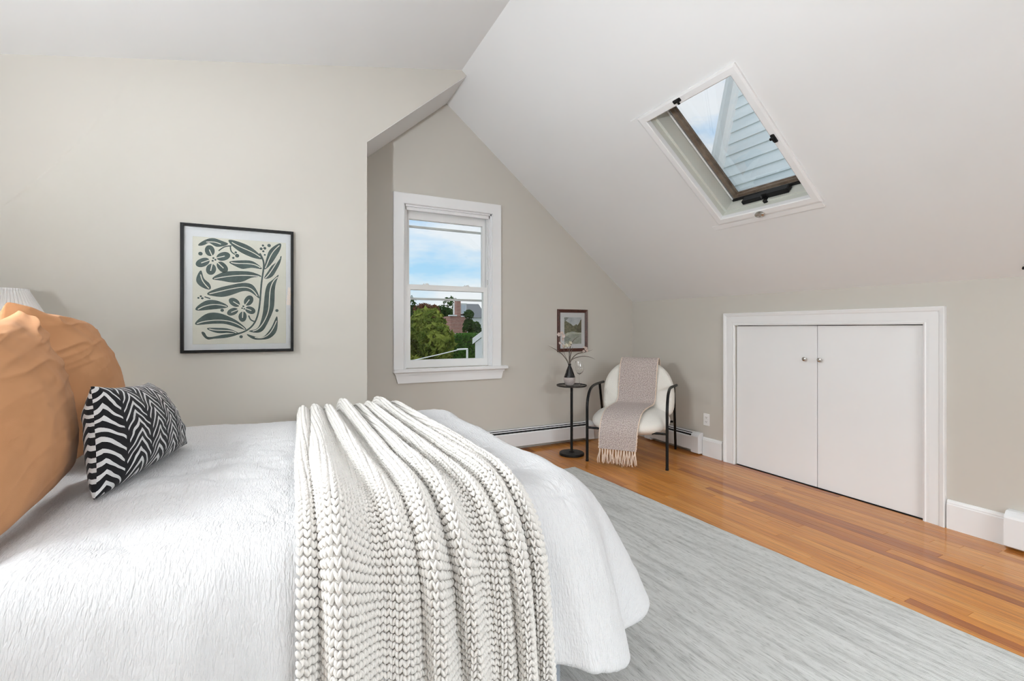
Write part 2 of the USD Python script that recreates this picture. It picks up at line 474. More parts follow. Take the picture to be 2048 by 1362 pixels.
def heater(mapf, a, b, label, caps=(True, True)):
    mid = (a + b) / 2
    h = thing('baseboard_heater', label, 'heater', mapf(mid, 0, 0))

    def ext(prof, s0, s1):
        V = [mapf(s, d, z) for s in (s0, s1) for d, z in prof]
        n = len(prof)
        F = []
        for k in range(n):
            j = (k + 1) % n
            F += [(k, j, n + j), (k, n + j, n + k)]
        tr = trimesh.creation.triangulate_polygon(sg.Polygon(prof), engine='earcut')
        # the ends, on the profile's own vertices
        tv, tf = tr
        idx = [int(np.argmin(np.linalg.norm(np.array(prof) - p, axis=1))) for p in tv]
        for t in tf:
            i, j, k = (idx[q] for q in t)
            F += [(i, k, j), (n + i, n + j, n + k)]
        m = trimesh.Trimesh(np.array(V), np.array(F), process=False)
        m.fix_normals()
        return m
    c0, c1 = (a + 0.085 if caps[0] else a), (b - 0.085 if caps[1] else b)
    obj('back_plate', ext([(0.001, 0.030), (0.008, 0.030), (0.008, 0.204), (0.001, 0.204)], c0, c1), HEATER, h)
    obj('hood', ext([(0.001, 0.204), (0.027, 0.204), (0.033, 0.199), (0.033, 0.196), (0.026, 0.200), (0.001, 0.200)], c0, c1), HEATER, h)
    obj('damper', ext([(0.043, 0.191), (0.050, 0.186), (0.051, 0.184), (0.049, 0.183), (0.041, 0.189)], c0, c1), HEATER, h)
    obj('front_panel', ext([(0.061, 0.170), (0.066, 0.166), (0.069, 0.160), (0.069, 0.040), (0.064, 0.036), (0.064, 0.164), (0.059, 0.168)], c0, c1), HEATER, h)
    obj('infill', ext([(0.010, 0.040), (0.048, 0.040), (0.048, 0.175), (0.036, 0.193), (0.010, 0.196)], c0, c1), DARK, h, label='dark fins painted as shade behind the grille slots')  # solid dark block painted as the shade inside the slots
    for on, s0, s1 in ((caps[0], a, c0), (caps[1], c1, b)):
        if on:
            obj('end_cap', ext([(0.001, 0.012), (0.001, 0.206), (0.038, 0.206), (0.050, 0.200), (0.066, 0.182), (0.072, 0.170), (0.072, 0.020), (0.060, 0.012)], s0, s1), HEATER, h)
    return h


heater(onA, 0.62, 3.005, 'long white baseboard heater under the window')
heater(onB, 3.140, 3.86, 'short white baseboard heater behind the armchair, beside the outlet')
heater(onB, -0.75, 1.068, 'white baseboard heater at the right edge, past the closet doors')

# ---------------------------------------------------------------- outlet
o = thing('wall_outlet', 'white double wall outlet to the left of the closet', 'outlet', (XB, 3.10, 0.34))
obj('cover_plate', box(XB - 0.006, XB, 3.065, 3.135, 0.283, 0.397, 0.003), VINYL, o)
for z in (0.320, 0.360):
    obj('socket', box(XB - 0.008, XB - 0.005, 3.083, 3.117, z - 0.014, z + 0.014, 0.002), VINYL, o)
    obj('slot', [box(XB - 0.0086, XB - 0.007, 3.092, 3.0945, z - 0.002, z + 0.007), box(XB - 0.0086, XB - 0.007, 3.1055, 3.108, z - 0.002, z + 0.007), box(XB - 0.0086, XB - 0.007, 3.098, 3.102, z - 0.009, z - 0.005)], DARK, o)

# ---------------------------------------------------------------- window in the gable wall
w1 = thing('window', 'white double-hung window looking out on trees and a brick house', 'window', (1.41, YA, 0.71), kind='structure')
mA = lambda u, v, h: (u, YA - h, v)
WP = [(0, 0), (0, 0.020), (0.004, 0.024), (0.010, 0.020), (0.092, 0.022), (0.097, 0.020), (0.097, 0)]
obj('casing_board', frame_side(WP, (WX0, 0.835), (WX0, WZ1), (-1, 0), (-1, 1), mA), TRIM, w1)
obj('casing_board', frame_side(WP, (WX0, WZ1), (WX1, WZ1), (-1, 1), (1, 1), mA), TRIM, w1)
obj('casing_board', frame_side(WP, (WX1, WZ1), (WX1, 0.835), (1, 1), (1, 0), mA), TRIM, w1)
obj('sill', box(0.885, 1.995, YA - 0.055, YA + 0.045, 0.806, 0.838, 0.006), TRIM, w1)
ap = prism_y([(0.900, 0.806), (1.960, 0.806), (1.935, 0.712), (0.925, 0.712)], YA - 0.020, YA)
obj('apron', [ap, prism_y([(0.893, 0.806), (1.967, 0.806), (1.958, 0.786), (0.903, 0.786)], YA - 0.032, YA)], TRIM, w1)
J = 0.16
obj('jamb', box(WX0 - 0.001, WX0 + 0.012, YA, YA + 0.18, WZ0, WZ1), TRIM, w1)
obj('jamb', box(WX1 - 0.012, WX1 + 0.001, YA, YA + 0.18, WZ0, WZ1), TRIM, w1)
obj('jamb', box(WX0, WX1, YA, YA + 0.18, WZ1 - 0.015, WZ1 + 0.001), TRIM, w1)
obj('outer_sill', box(WX0 - 0.03, WX1 + 0.03, YA + 0.045, YA + 0.23, 0.80, 0.842, 0.003), TRIM, w1)
# stops and side tracks
obj('stop_bead', [box(WX0 + 0.012, WX0 + 0.024, YA + 0.012, YA + 0.034, WZ0, WZ1 - 0.015, 0.002), box(WX1 - 0.024, WX1 - 0.012, YA + 0.012, YA + 0.034, WZ0, WZ1 - 0.015, 0.002),
                  box(WX0 + 0.012, WX1 - 0.012, YA + 0.012, YA + 0.034, WZ1 - 0.045, WZ1 - 0.015, 0.002)], TRIM, w1)
for s in (0, 1):
    xa, xb = (WX0 + 0.012, WX0 + 0.034) if s == 0 else (WX1 - 0.034, WX1 - 0.012)
    obj('side_track', [box(xa, xb, YA + 0.040, YA + 0.046, 1.60, WZ1 - 0.015), box(xa, xb, YA + 0.062, YA + 0.068, 1.60, WZ1 - 0.015)], VINYL, w1)
    obj('tilt_latch', box((xa + xb) / 2 - 0.005, (xa + xb) / 2 + 0.005, YA + 0.034, YA + 0.041, 1.625, 1.675, 0.001), STORM, w1)


def sash(name, x0, x1, z0, z1, y0, y1, st, rb, rt):
    fr = prism_y([(x0, z0), (x1, z0), (x1, z1), (x0, z1)], y0, y1, [[(x0 + st, z0 + rb), (x1 - st, z0 + rb), (x1 - st, z1 - rt), (x0 + st, z1 - rt)]])
    gl = prism_y([(x0 + st - 0.008, z0 + rb - 0.008), (x1 - st + 0.008, z0 + rb - 0.008), (x1 - st + 0.008, z1 - rt + 0.008), (x0 + st - 0.008, z1 - rt + 0.008)], y0 + 0.02, y1 - 0.005,
                 [[(x0 + st + 0.004, z0 + rb + 0.004), (x1 - st - 0.004, z0 + rb + 0.004), (x1 - st - 0.004, z1 - rt - 0.004), (x0 + st + 0.004, z1 - rt - 0.004)]])
    p = obj(name, [fr, gl], VINYL, w1)
    ym = (y0 + y1) / 2
    obj('pane', box(x0 + st - 0.002, x1 - st + 0.002, ym - 0.0015, ym + 0.0015, z0 + rb - 0.002, z1 - rt + 0.002), GLASS, p)
    return p


sash('upper_sash', WX0 + 0.014, WX1 - 0.014, 1.560, WZ1 - 0.016, YA + 0.076, YA + 0.110, 0.050, 0.042, 0.092)
lo = sash('lower_sash', WX0 + 0.014, WX1 - 0.014, WZ0 + 0.002, 1.600, YA + 0.038, YA + 0.072, 0.052, 0.068, 0.046)
for x in (1.20, 1.60):
    obj('sash_lock', [box(x - 0.03, x + 0.03, YA + 0.045, YA + 0.066, 1.600, 1.606, 0.001), box(x - 0.004, x + 0.022, YA + 0.048, YA + 0.060, 1.606, 1.616, 0.002), box(x - 0.026, x - 0.016, YA + 0.046, YA + 0.058, 1.606, 1.613, 0.002)], VINYL, lo)
stf = prism_y([(WX0, WZ0), (WX1, WZ0), (WX1, WZ1 - 0.01), (WX0, WZ1 - 0.01)], YA + 0.145, YA + 0.165, [[(WX0 + 0.034, WZ0 + 0.03), (WX1 - 0.034, WZ0 + 0.03), (WX1 - 0.034, WZ1 - 0.05), (WX0 + 0.034, WZ1 - 0.05)]])
stp = obj('storm_frame', stf, VINYL, w1)
for z in (2.150, 1.478):
    obj('storm_bar', box(WX0 + 0.03, WX1 - 0.03, YA + 0.150, YA + 0.168, z - 0.010, z + 0.010, 0.002), STORM, stp)

# ---------------------------------------------------------------- skylight
w2 = thing('window', 'weathered roof skylight in white casing, set in the steep ceiling', 'window', tuple(slope(trimesh.Trimesh([[2.09, 1.29, 0]], [[0, 0, 0]], process=False)).vertices[0]), kind='structure')


def mS(u, v, h):
    return SO + (u - YA) * EU + v * EV - h * EW


SP = [(0, -0.02), (0, 0.010), (0.012, 0.016), (0.052, 0.016), (0.066, 0.012), (0.066, -0.02)]
U0, U1, V0, V1 = 1.745, 2.395, 0.850, 1.772
for A, B, oA, oB in (((U0, V0), (U1, V0), (-1, -1), (1, -1)), ((U1, V0), (U1, V1), (1, -1), (1, 1)), ((U1, V1), (U0, V1), (1, 1), (-1, 1)), ((U0, V1), (U0, V0), (-1, 1), (-1, -1))):
    obj('casing_board', frame_side([(0, -0.02), (0, 0.012), (0.006, 0.017), (0.040, 0.017), (0.054, 0.012), (0.054, -0.02)], A, B, oA, oB, mS), TRIM, w2)
obj('painted_gap_shadow', slope(box(2.450, 2.4535, V0 - 0.04, V1 + 0.05, -0.0015, 0.004)), DARK, w2)  # dark strip painted as the shadow line beside the casing
obj('edge_bead', slope(box(2.4535, 2.515, V0 - 0.09, V1 + 0.06, -0.006, 0.004, 0.003)), CEIL, w2)
obj('edge_bead', slope(box(1.70, 2.515, V0 - 0.098, V0 - 0.055, -0.010, 0.004, 0.003)), TRIM, w2)
# shaft lining in two steps, then the sash deep in the roof


def ring(u0, u1, v0, v1, iu0, iu1, iv0, iv1, w0, w1_):
    m = extrude(sg.Polygon([(u0, v0), (u1, v0), (u1, v1), (u0, v1)], [[(iu0, iv0), (iu1, iv0), (iu1, iv1), (iu0, iv1)]]), w1_ - w0)
    m.apply_translation((0, 0, w0))
    return slope(m)


A4 = (HU0 - 0.001, HU1 + 0.001, HV0 - 0.001, HV1 + 0.001)
obj('shaft_lining', ring(*A4, HU0 + 0.007, HU1 - 0.0075, HV0 + 0.032, HV1 - 0.010, 0.006, 0.060), SHAFT, w2)
obj('shaft_lining', ring(*A4, HU0 + 0.020, HU1 - 0.028, HV0 + 0.047, HV1 - 0.020, 0.060, 0.165), SHAFT, w2)
obj('gap_shade', ring(*A4, 1.765, 2.368, 0.868, 1.760, 0.165, 0.178), DARK, w2)  # dark ring painted as the shade in the gap around the sash
obj('weather_strip', ring(HU0 + 0.02, 2.372, 0.866, HV1 - 0.02, 1.77, 2.360, 0.876, 1.752, 0.158, 0.164), VINYL, w2)
obj('skylight_sash', ring(1.765, 2.358, 0.868, 1.755, 1.800, 2.326, 0.896, 1.728, 0.168, 0.206), BROWN, w2)
obj('glazing_bead', ring(1.79, 2.34, 0.88, 1.74, 1.806, 2.321, 0.901, 1.722, 0.188, 0.194), BROWN, w2)
obj('pane', slope(box(1.795, 2.335, 0.890, 1.735, 0.198, 0.202)), GLASS, w2)
obj('outer_curb', ring(HU0 - 0.05, HU1 + 0.05, HV0 - 0.05, HV1 + 0.05, 1.77, 2.41, 0.81, 1.76, 0.206, 0.275), BROWN, w2)
# operator handle and catches
op = obj('operator', [slope(box(1.905, 2.055, 0.862, 0.900, 0.075, 0.130, 0.006)), slope(box(2.085, 2.245, 0.862, 0.893, 0.070, 0.130, 0.006)), slope(box(2.05, 2.10, 0.862, 0.896, 0.090, 0.128, 0.004))], BLACKP, w2, label='black window operator')
obj('lever', slope(box(2.055, 2.085, 0.838, 0.870, 0.050, 0.092, 0.006)), BLACKP, w2)
obj('lock_bar', slope(box(1.78, 2.36, 0.864, 0.878, 0.140, 0.163, 0.003)), BLACKP, w2)


def catch(u, v, along, m, label):
    du, dv = (0.028, 0.012) if along == 'u' else (0.012, 0.028)
    b1 = slope(box(u - du, u + du, v - dv, v + dv, -0.026, -0.006, 0.004))
    b2 = slope(box(u - du * 0.6, u + du * 0.6, v - dv * 0.6, v + dv * 0.6, -0.036, -0.024, 0.004))
    eu, ev = (0, -0.02) if along == 'u' else (0.02, 0)
    b3 = slope(box(u - 0.008 + eu, u + 0.008 + eu, v - 0.008 + ev, v + 0.008 + ev, -0.022, -0.010, 0.003))
    obj('catch', [b1, b2, b3], m, w2, label=label)


catch(2.107, 1.800, 'u', BLACKP, 'black catch on the upper casing')
catch(1.728, 1.323, 'v', BLACKP, 'black catch on the side casing')
pz = lathe([(0, 0), (0.024, 0), (0.024, 0.006), (0.021, 0.012), (0.013, 0.015), (0.012, 0.010), (0, 0.010)], n=28)
v = pz.vertices
obj('catch', slope(trimesh.Trimesh(np.column_stack([2.097 + v[:, 0] * 1.5, 0.818 + v[:, 1] * 0.95, -0.016 - v[:, 2] * 1.2]), pz.faces[:, ::-1], process=False)), CHROME, w2, label='chrome catch on the lower casing', smooth=35)
hk = thing('ceiling_hook', 'small black hook on the sloped ceiling at the right edge', 'hook', tuple(mS(0.985, 0.08, 0)))
obj('hook_plate', slope(box(0.960, 0.990, 0.062, 0.098, -0.006, 0.0, 0.002)), BLACKP, hk)
obj('hook_arm', slope(box(0.968, 0.998, 0.074, 0.086, -0.022, -0.005, 0.003)), BLACKP, hk)

# unseen rear window behind the camera, added to let in light
w3 = thing('window', 'wide white window added for daylight in the wall behind the camera', 'window', ((RX0 + RX1) / 2, YR, RZ0), kind='structure')
holes = []
n3 = 3
for k in range(n3):
    xa = RX0 + (RX1 - RX0) * k / n3 + 0.05
    xb = RX0 + (RX1 - RX0) * (k + 1) / n3 - 0.05
    holes += [[(xa, RZ0 + 0.06), (xb, RZ0 + 0.06), (xb, 1.47), (xa, 1.47)], [(xa, 1.53), (xb, 1.53), (xb, RZ1 - 0.06), (xa, RZ1 - 0.06)]]
obj('window_frame', prism_y([(RX0, RZ0), (RX1, RZ0), (RX1, RZ1), (RX0, RZ1)], YR - 0.10, YR - 0.06, holes), TRIM, w3)
mR = lambda u, v, h: (u, YR + h, v)
obj('casing', [frame_side(WP, (RX0, RZ0), (RX0, RZ1), (-1, -1), (-1, 1), mR), frame_side(WP, (RX0, RZ1), (RX1, RZ1), (-1, 1), (1, 1), mR),
               frame_side(WP, (RX1, RZ1), (RX1, RZ0), (1, 1), (1, -1), mR), frame_side(WP, (RX1, RZ0), (RX0, RZ0), (1, -1), (-1, -1), mR)], TRIM, w3)
obj('pane', box(RX0 + 0.04, RX1 - 0.04, YR - 0.082, YR - 0.078, RZ0 + 0.05, RZ1 - 0.05), GLASS, w3)

w4 = thing('window', 'white window in the bed wall above the pillows', 'window', (XL, 1.85, 1.15), kind='structure')
LY0, LY1, LZ0, LZ1 = 1.0, 2.7, 1.15, 2.15
holes = []
for k in range(2):
    ya, yb = LY0 + 0.85 * k + 0.05, LY0 + 0.85 * (k + 1) - 0.05
    holes += [[(ya, LZ0 + 0.05), (yb, LZ0 + 0.05), (yb, 1.63), (ya, 1.63)], [(ya, 1.67), (yb, 1.67), (yb, LZ1 - 0.05), (ya, LZ1 - 0.05)]]
rect = [(LY0, LZ0), (LY1, LZ0), (LY1, LZ1), (LY0, LZ1)]
obj('window_frame', prism_x(rect, XL - 0.10, XL - 0.06, holes), TRIM, w4)
mL = lambda u, v, h: (XL + h, u, v)
obj('casing', [frame_side(WP, (LY0, LZ0), (LY0, LZ1), (-1, -1), (-1, 1), mL), frame_side(WP, (LY0, LZ1), (LY1, LZ1), (-1, 1), (1, 1), mL),
               frame_side(WP, (LY1, LZ1), (LY1, LZ0), (1, 1), (1, -1), mL), frame_side(WP, (LY1, LZ0), (LY0, LZ0), (1, -1), (-1, -1), mL)], TRIM, w4)
obj('pane', box(XL - 0.082, XL - 0.078, LY0 + 0.04, LY1 - 0.04, LZ0 + 0.04, LZ1 - 0.04), GLASS, w4)

# ---------------------------------------------------------------- rug
def make_rug():
    # edge line is turned a little against the floor strips
    c = np.array([2.268, 3.333])
    a = math.atan2(2.409 - 2.268, 0.677 - 3.333)   # direction of the long edge
    d = np.array([math.sin(math.atan2(2.409 - 2.268, 3.333 - 0.677)), -math.cos(math.atan2(2.409 - 2.268, 3.333 - 0.677))])
    e = np.array([d[1], -d[0]])                     # towards the bed
    Lr, Wr = 4.3, 3.0
    nu, nv = 330, 420
    u = np.linspace(0, Wr, nu)
    v = np.linspace(0, Lr, nv)
    U, V = np.meshgrid(u, v)
    edge = np.minimum(np.minimum(U, Wr - U), np.minimum(V, Lr - V))
    h = 0.006 + 0.008 * np.clip(edge / 0.012, 0, 1) ** 0.5
    h = h + 0.0030 * (fb(U * 90, V * 9, 0, 3, 3) - 0.5) + 0.002 * (fb(U * 14, V * 5, 0, 2, 9) - 0.5)
    wob = 0.004 * (fb(U * 40, V * 40, 0, 2, 5) - 0.5)
    P = c[None, None] + (U + wob)[..., None] * e + (V + wob)[..., None] * d
    verts = np.concatenate([P, h[..., None]], -1).reshape(-1, 3)
    uv = np.stack([U, V], -1).reshape(-1, 2)
    f = grid_faces(nv, nu)
    # a thin skirt down to the floor
    loop = np.concatenate([np.arange(nu), nu * np.arange(1, nv) + nu - 1, (nv - 1) * nu + np.arange(nu - 2, -1, -1), nu * np.arange(nv - 2, 0, -1)])
    n = len(verts)
    low = verts[loop].copy()
    low[:, 2] = 0.0005
    verts = np.vstack([verts, low])
    uv = np.vstack([uv, uv[loop]])
    k = np.arange(len(loop))
    j = (k + 1) % len(loop)
    f = np.vstack([f, np.stack([loop[k], n + k, n + j, loop[j]], -1)])
    m = trimesh.Trimesh(verts, np.vstack([f[:, [0, 1, 2]], f[:, [0, 2, 3]]]), process=False)
    if m.face_normals[10][2] < 0:
        m = trimesh.Trimesh(m.vertices, m.faces[:, ::-1], process=False)
    return m, uv


RUG = mat('rug_wool', {
    'a': ('attribute', {'attribute': 'st'}), 'm': ('mapping', {'scale': (34.0, 2.8, 1.0)}), 'n': ('noise_texture', {'scale': 1.0, 'detail': 5.0, 'roughness': 0.65, 'distortion': 0.4}),
    'm2': ('mapping', {'scale': (150.0, 22.0, 1.0)}), 'n2': ('noise_texture', {'scale': 1.0, 'detail': 3.0, 'roughness': 0.6}),
    'n4': ('noise_texture', {'scale': 330.0, 'detail': 2.0}),
    'n3': ('noise_texture', {'scale': 1.7, 'detail': 2.0}),
    'r': ('rgb_ramp', {'ramp': [(0.30, (0.42, 0.425, 0.41)), (0.50, (0.60, 0.605, 0.585)), (0.66, (0.68, 0.685, 0.665))]}),
    'r2': ('rgb_ramp', {'ramp': [(0.30, (0.55, 0.55, 0.54)), (0.48, (1, 1, 1))]}),
    'mx': ('mix', {'mix_type': 'multiply', 'fac': 0.8}),
    'ad': ('math', {'math_type': 'add'}),
    'b': ('bump', {'strength': 0.8, 'distance': 0.004}),
    'p': ('principled_bsdf', {'roughness': 0.95, 'specular_ior_level': 0.1, 'sheen_weight': 0.2}),
}, [('a.vector', 'm.vector'), ('m.vector', 'n.vector'), ('a.vector', 'm2.vector'), ('m2.vector', 'n2.vector'), ('a.vector', 'n4.vector'), ('n.fac', 'r.fac'), ('n2.fac', 'r2.fac'), ('r.color', 'mx.color1'),
    ('r2.color', 'mx.color2'), ('mx.color', 'p.base_color'), ('n2.fac', 'ad.value1'), ('n4.fac', 'ad.value2'), ('ad.value', 'b.height'), ('b.normal', 'p.normal')])
rm, ruv = make_rug()
obj('rug', rm, RUG, label='pale grey woven rug with streaked pile, beside and under the bed', cat='rug', smooth=True, uv=ruv)

# ---------------------------------------------------------------- bed
ZT = 0.70      # top of the comforter
EX, EY0, EY1 = 0.875, 1.315, 2.80      # where its top starts to round over
bed = thing('bed', 'upholstered grey-blue bed frame under the white comforter', 'bed', (-0.25, 2.05, 0))
obj('bed_base', box(-1.30, 0.805, 1.255, 2.84, 0.018, 0.32, 0.012), BEDBASE, bed)
obj('mattress', box(-1.28, 0.80, 1.30, 2.80, 0.32, 0.60, 0.05), PILLOWW, bed)
obj('headboard', box(-1.415, -1.345, 1.25, 2.85, 0.018, 1.10, 0.03), BEDBASE, bed)

TUFTS = [(-0.346, 1.402), (0.0, 1.40), (0.80, 1.25), (0.745, 1.50), (0.74, 1.85), (0.72, 2.18), (-0.25, 1.95), (-0.05, 2.45), (0.85, 2.5), (-0.60, 1.40)]


def comforter_mesh():
    x0 = -1.20
    r = 0.10
    # outline of the flat top: from the head along the near side, round the foot, back along the far side
    S, N, C = [], [], []
    def seg(p, q, n, nn):
        for t in np.linspace(0, 1, nn, endpoint=False):
            S.append((p[0] + (q[0] - p[0]) * t, p[1] + (q[1] - p[1]) * t)); N.append(n); C.append(0.0)
    def arc(c, a0, a1, nn):
        for t in np.linspace(0, 1, nn, endpoint=False):
            a = a0 + (a1 - a0) * t
            S.append((c[0] + r * math.cos(a), c[1] + r * math.sin(a))); N.append((math.cos(a), math.sin(a))); C.append(math.sin(PI * t))
    seg((x0, EY0), (EX - r, EY0), (0, -1), 230)
    arc((EX - r, EY0 + r), -PI / 2, 0, 90)
    seg((EX, EY0 + r), (EX, EY1 - r), (1, 0), 150)
    arc((EX - r, EY1 - r), 0, PI / 2, 50)
    seg((EX - r, EY1), (x0, EY1), (0, 1), 120)
    S.append((x0, EY1)); N.append((0, 1)); C.append(0.0)
    S, N, C = np.array(S), np.array(N, float), np.array(C)
    # blend normals and corner weight for a soft corner
    ker = np.hanning(61); ker /= ker.sum()
    pad = lambda a: np.concatenate([np.repeat(a[:1], 30, 0), a, np.repeat(a[-1:], 30, 0)])
    N = np.stack([np.convolve(pad(N[:, k]), ker, 'valid') for k in (0, 1)], 1)
    N /= np.linalg.norm(N, axis=1, keepdims=True)
    C = np.convolve(pad(C), ker, 'valid')
    C = C / C.max()
    n = len(S)
    al = np.concatenate([[0], np.cumsum(np.linalg.norm(np.diff(S, axis=0), axis=1))])
    # rings of the top, from the middle line outwards
    ym = (EY0 + EY1) / 2
    mid = np.stack([np.clip(S[:, 0], x0, EX - 0.60), np.full(n, ym)], 1)
    # on the foot side and its corners the middle line ends in a point
    t = np.linspace(0, 1, 64)[:, None, None]
    top = mid[None] * (1 - t) + S[None] * t
    tz = np.full(top.shape[:2], ZT)
    # the drop
    ds = np.linspace(0, 1, 56)[1:]
    L = 0.50 + 0.085 * C
    drop_x, drop_z = np.zeros((len(ds), n)), np.zeros((len(ds), n))
    px, pz = np.zeros(n), np.zeros(n)
    last = 0.0
    for i, d in enumerate(ds):
        step = (d - last) * L
        dist = d * L
        th = np.radians(82) * (1 - np.exp(-dist / 0.105)) * (1 - 0.13 * C)
        px = px + np.cos(th) * step
        pz = pz - np.sin(th) * step
        drop_x[i], drop_z[i] = px, pz
        last = d
    D = ds[:, None] * L[None]
    # folds of the hanging cloth: broad waves along the sides, two lobes at the corner
    wave = 0.5 * np.sin(al * 2 * PI / 0.47 + 0.8) + 0.35 * np.sin(al * 2 * PI / 0.21 + 2.0) + 0.8 * (fb(al * 3.0, 0.3, 0.7, 2, 4) - 0.5)
    ic = 230 + 45
    sc = (al - al[ic])
    lobes = np.exp(-((sc + 0.085) / 0.050) ** 2) * 0.9 + np.exp(-((sc - 0.075) / 0.055) ** 2) * 1.45 - np.exp(-(sc / 0.030) ** 2) * 1.1
    k2 = np.clip(D / 0.5, 0, 1.3) ** 1.6
    out = drop_x + k2 * (0.020 * wave[None] * (1 - 0.6 * C[None]) + 0.080 * lobes[None])
    pts = S[None] + N[None] * out[..., None]
    zz = ZT + drop_z + k2 * 0.012 * wave[None]
    # hem rolls under
    hem = []
    hz = []
    for a in np.linspace(0, 2.6, 7)[1:]:
        hem.append(pts[-1] + N * (-(1 - math.cos(a)) * 0.016))
        hz.append(zz[-1] - math.sin(a) * 0.016)
    hem.append(pts[-1] - N * 0.040)
    hz.append(zz[-1] + 0.004)
    P = np.concatenate([top, pts, np.array(hem)], 0)
    Z = np.concatenate([tz, zz, np.array(hz)], 0)
    rows = len(P)
    V = np.concatenate([P, Z[..., None]], -1)
    # st: unfolded cloth, x along the bed and y across, in metres
    outl = np.concatenate([np.zeros((64, n)), D, np.repeat(D[-1:] + 0.01, len(hem), 0)], 0)
    ST = np.concatenate([top, np.repeat(S[None], rows - 64, 0)], 0) + N[None] * outl[..., None]
    # puffiness, creases and tufts, along the surface normal
    m = trimesh.Trimesh(V.reshape(-1, 3), (lambda g: np.vstack([g[:, [0, 1, 2]], g[:, [0, 2, 3]]]))(grid_faces(rows, n)), process=False)
    if m.face_normals[n * 40][2] < 0:
        m = trimesh.Trimesh(m.vertices, m.faces[:, ::-1], process=False)
    Q = ST.reshape(-1, 2)
    disp = 0.022 * (fb(Q[:, 0] * 3.2, Q[:, 1] * 3.2, 0, 2, 11) - 0.5) + 0.007 * (fb(Q[:, 0] * 16, Q[:, 1] * 7, 0, 3, 21) - 0.5)
    disp += 0.0035 * (fb(Q[:, 0] * 45, Q[:, 1] * 14, 0, 2, 31) - 0.5)
    # rumples by the pillows
    rum = np.exp(-(((Q[:, 0] + 0.15) / 0.32) ** 2 + ((Q[:, 1] - 2.0) / 0.42) ** 2))
    disp += rum * 0.028 * (np.abs(fb(Q[:, 0] * 5 + Q[:, 1] * 3, Q[:, 1] * 9, 0, 3, 41) - 0.5) * 2 - 0.25)
    for k, (tx, ty) in enumerate(TUFTS):
        dx, dy = Q[:, 0] - tx, Q[:, 1] - ty
        rr = np.hypot(dx, dy)
        g = np.exp(-(rr / 0.10) ** 2)
        disp += -0.010 * np.exp(-(rr / 0.075) ** 2) - 0.010 * np.exp(-(dx / 0.05) ** 2 - (dy / 0.010) ** 2)
        disp += 0.0025 * g * np.cos(np.arctan2(dy, dx) * 9 + k) * np.clip(rr / 0.05, 0, 1)
    disp -= 0.035 * np.exp(-(np.clip(Q[:, 0] + 0.66, 0, 9) / 0.09) ** 2) * np.clip((Q[:, 1] - 1.32) / 0.1, 0, 1)      # pressed down by the pillows
    nv = m.vertex_normals
    v2 = m.vertices + nv * disp[:, None]
    edge = 0.5 + 0.5 * np.tanh((m.vertices[:, 0] - x0) / 0.1)
    v2[:, 2] -= 0.0 * edge
    return trimesh.Trimesh(v2, m.faces, process=False), Q


cm, cuv = comforter_mesh()
obj('comforter', cm, GAUZE, label='white crinkled gauze comforter spread over the bed', cat='comforter', smooth=True, uv=cuv)


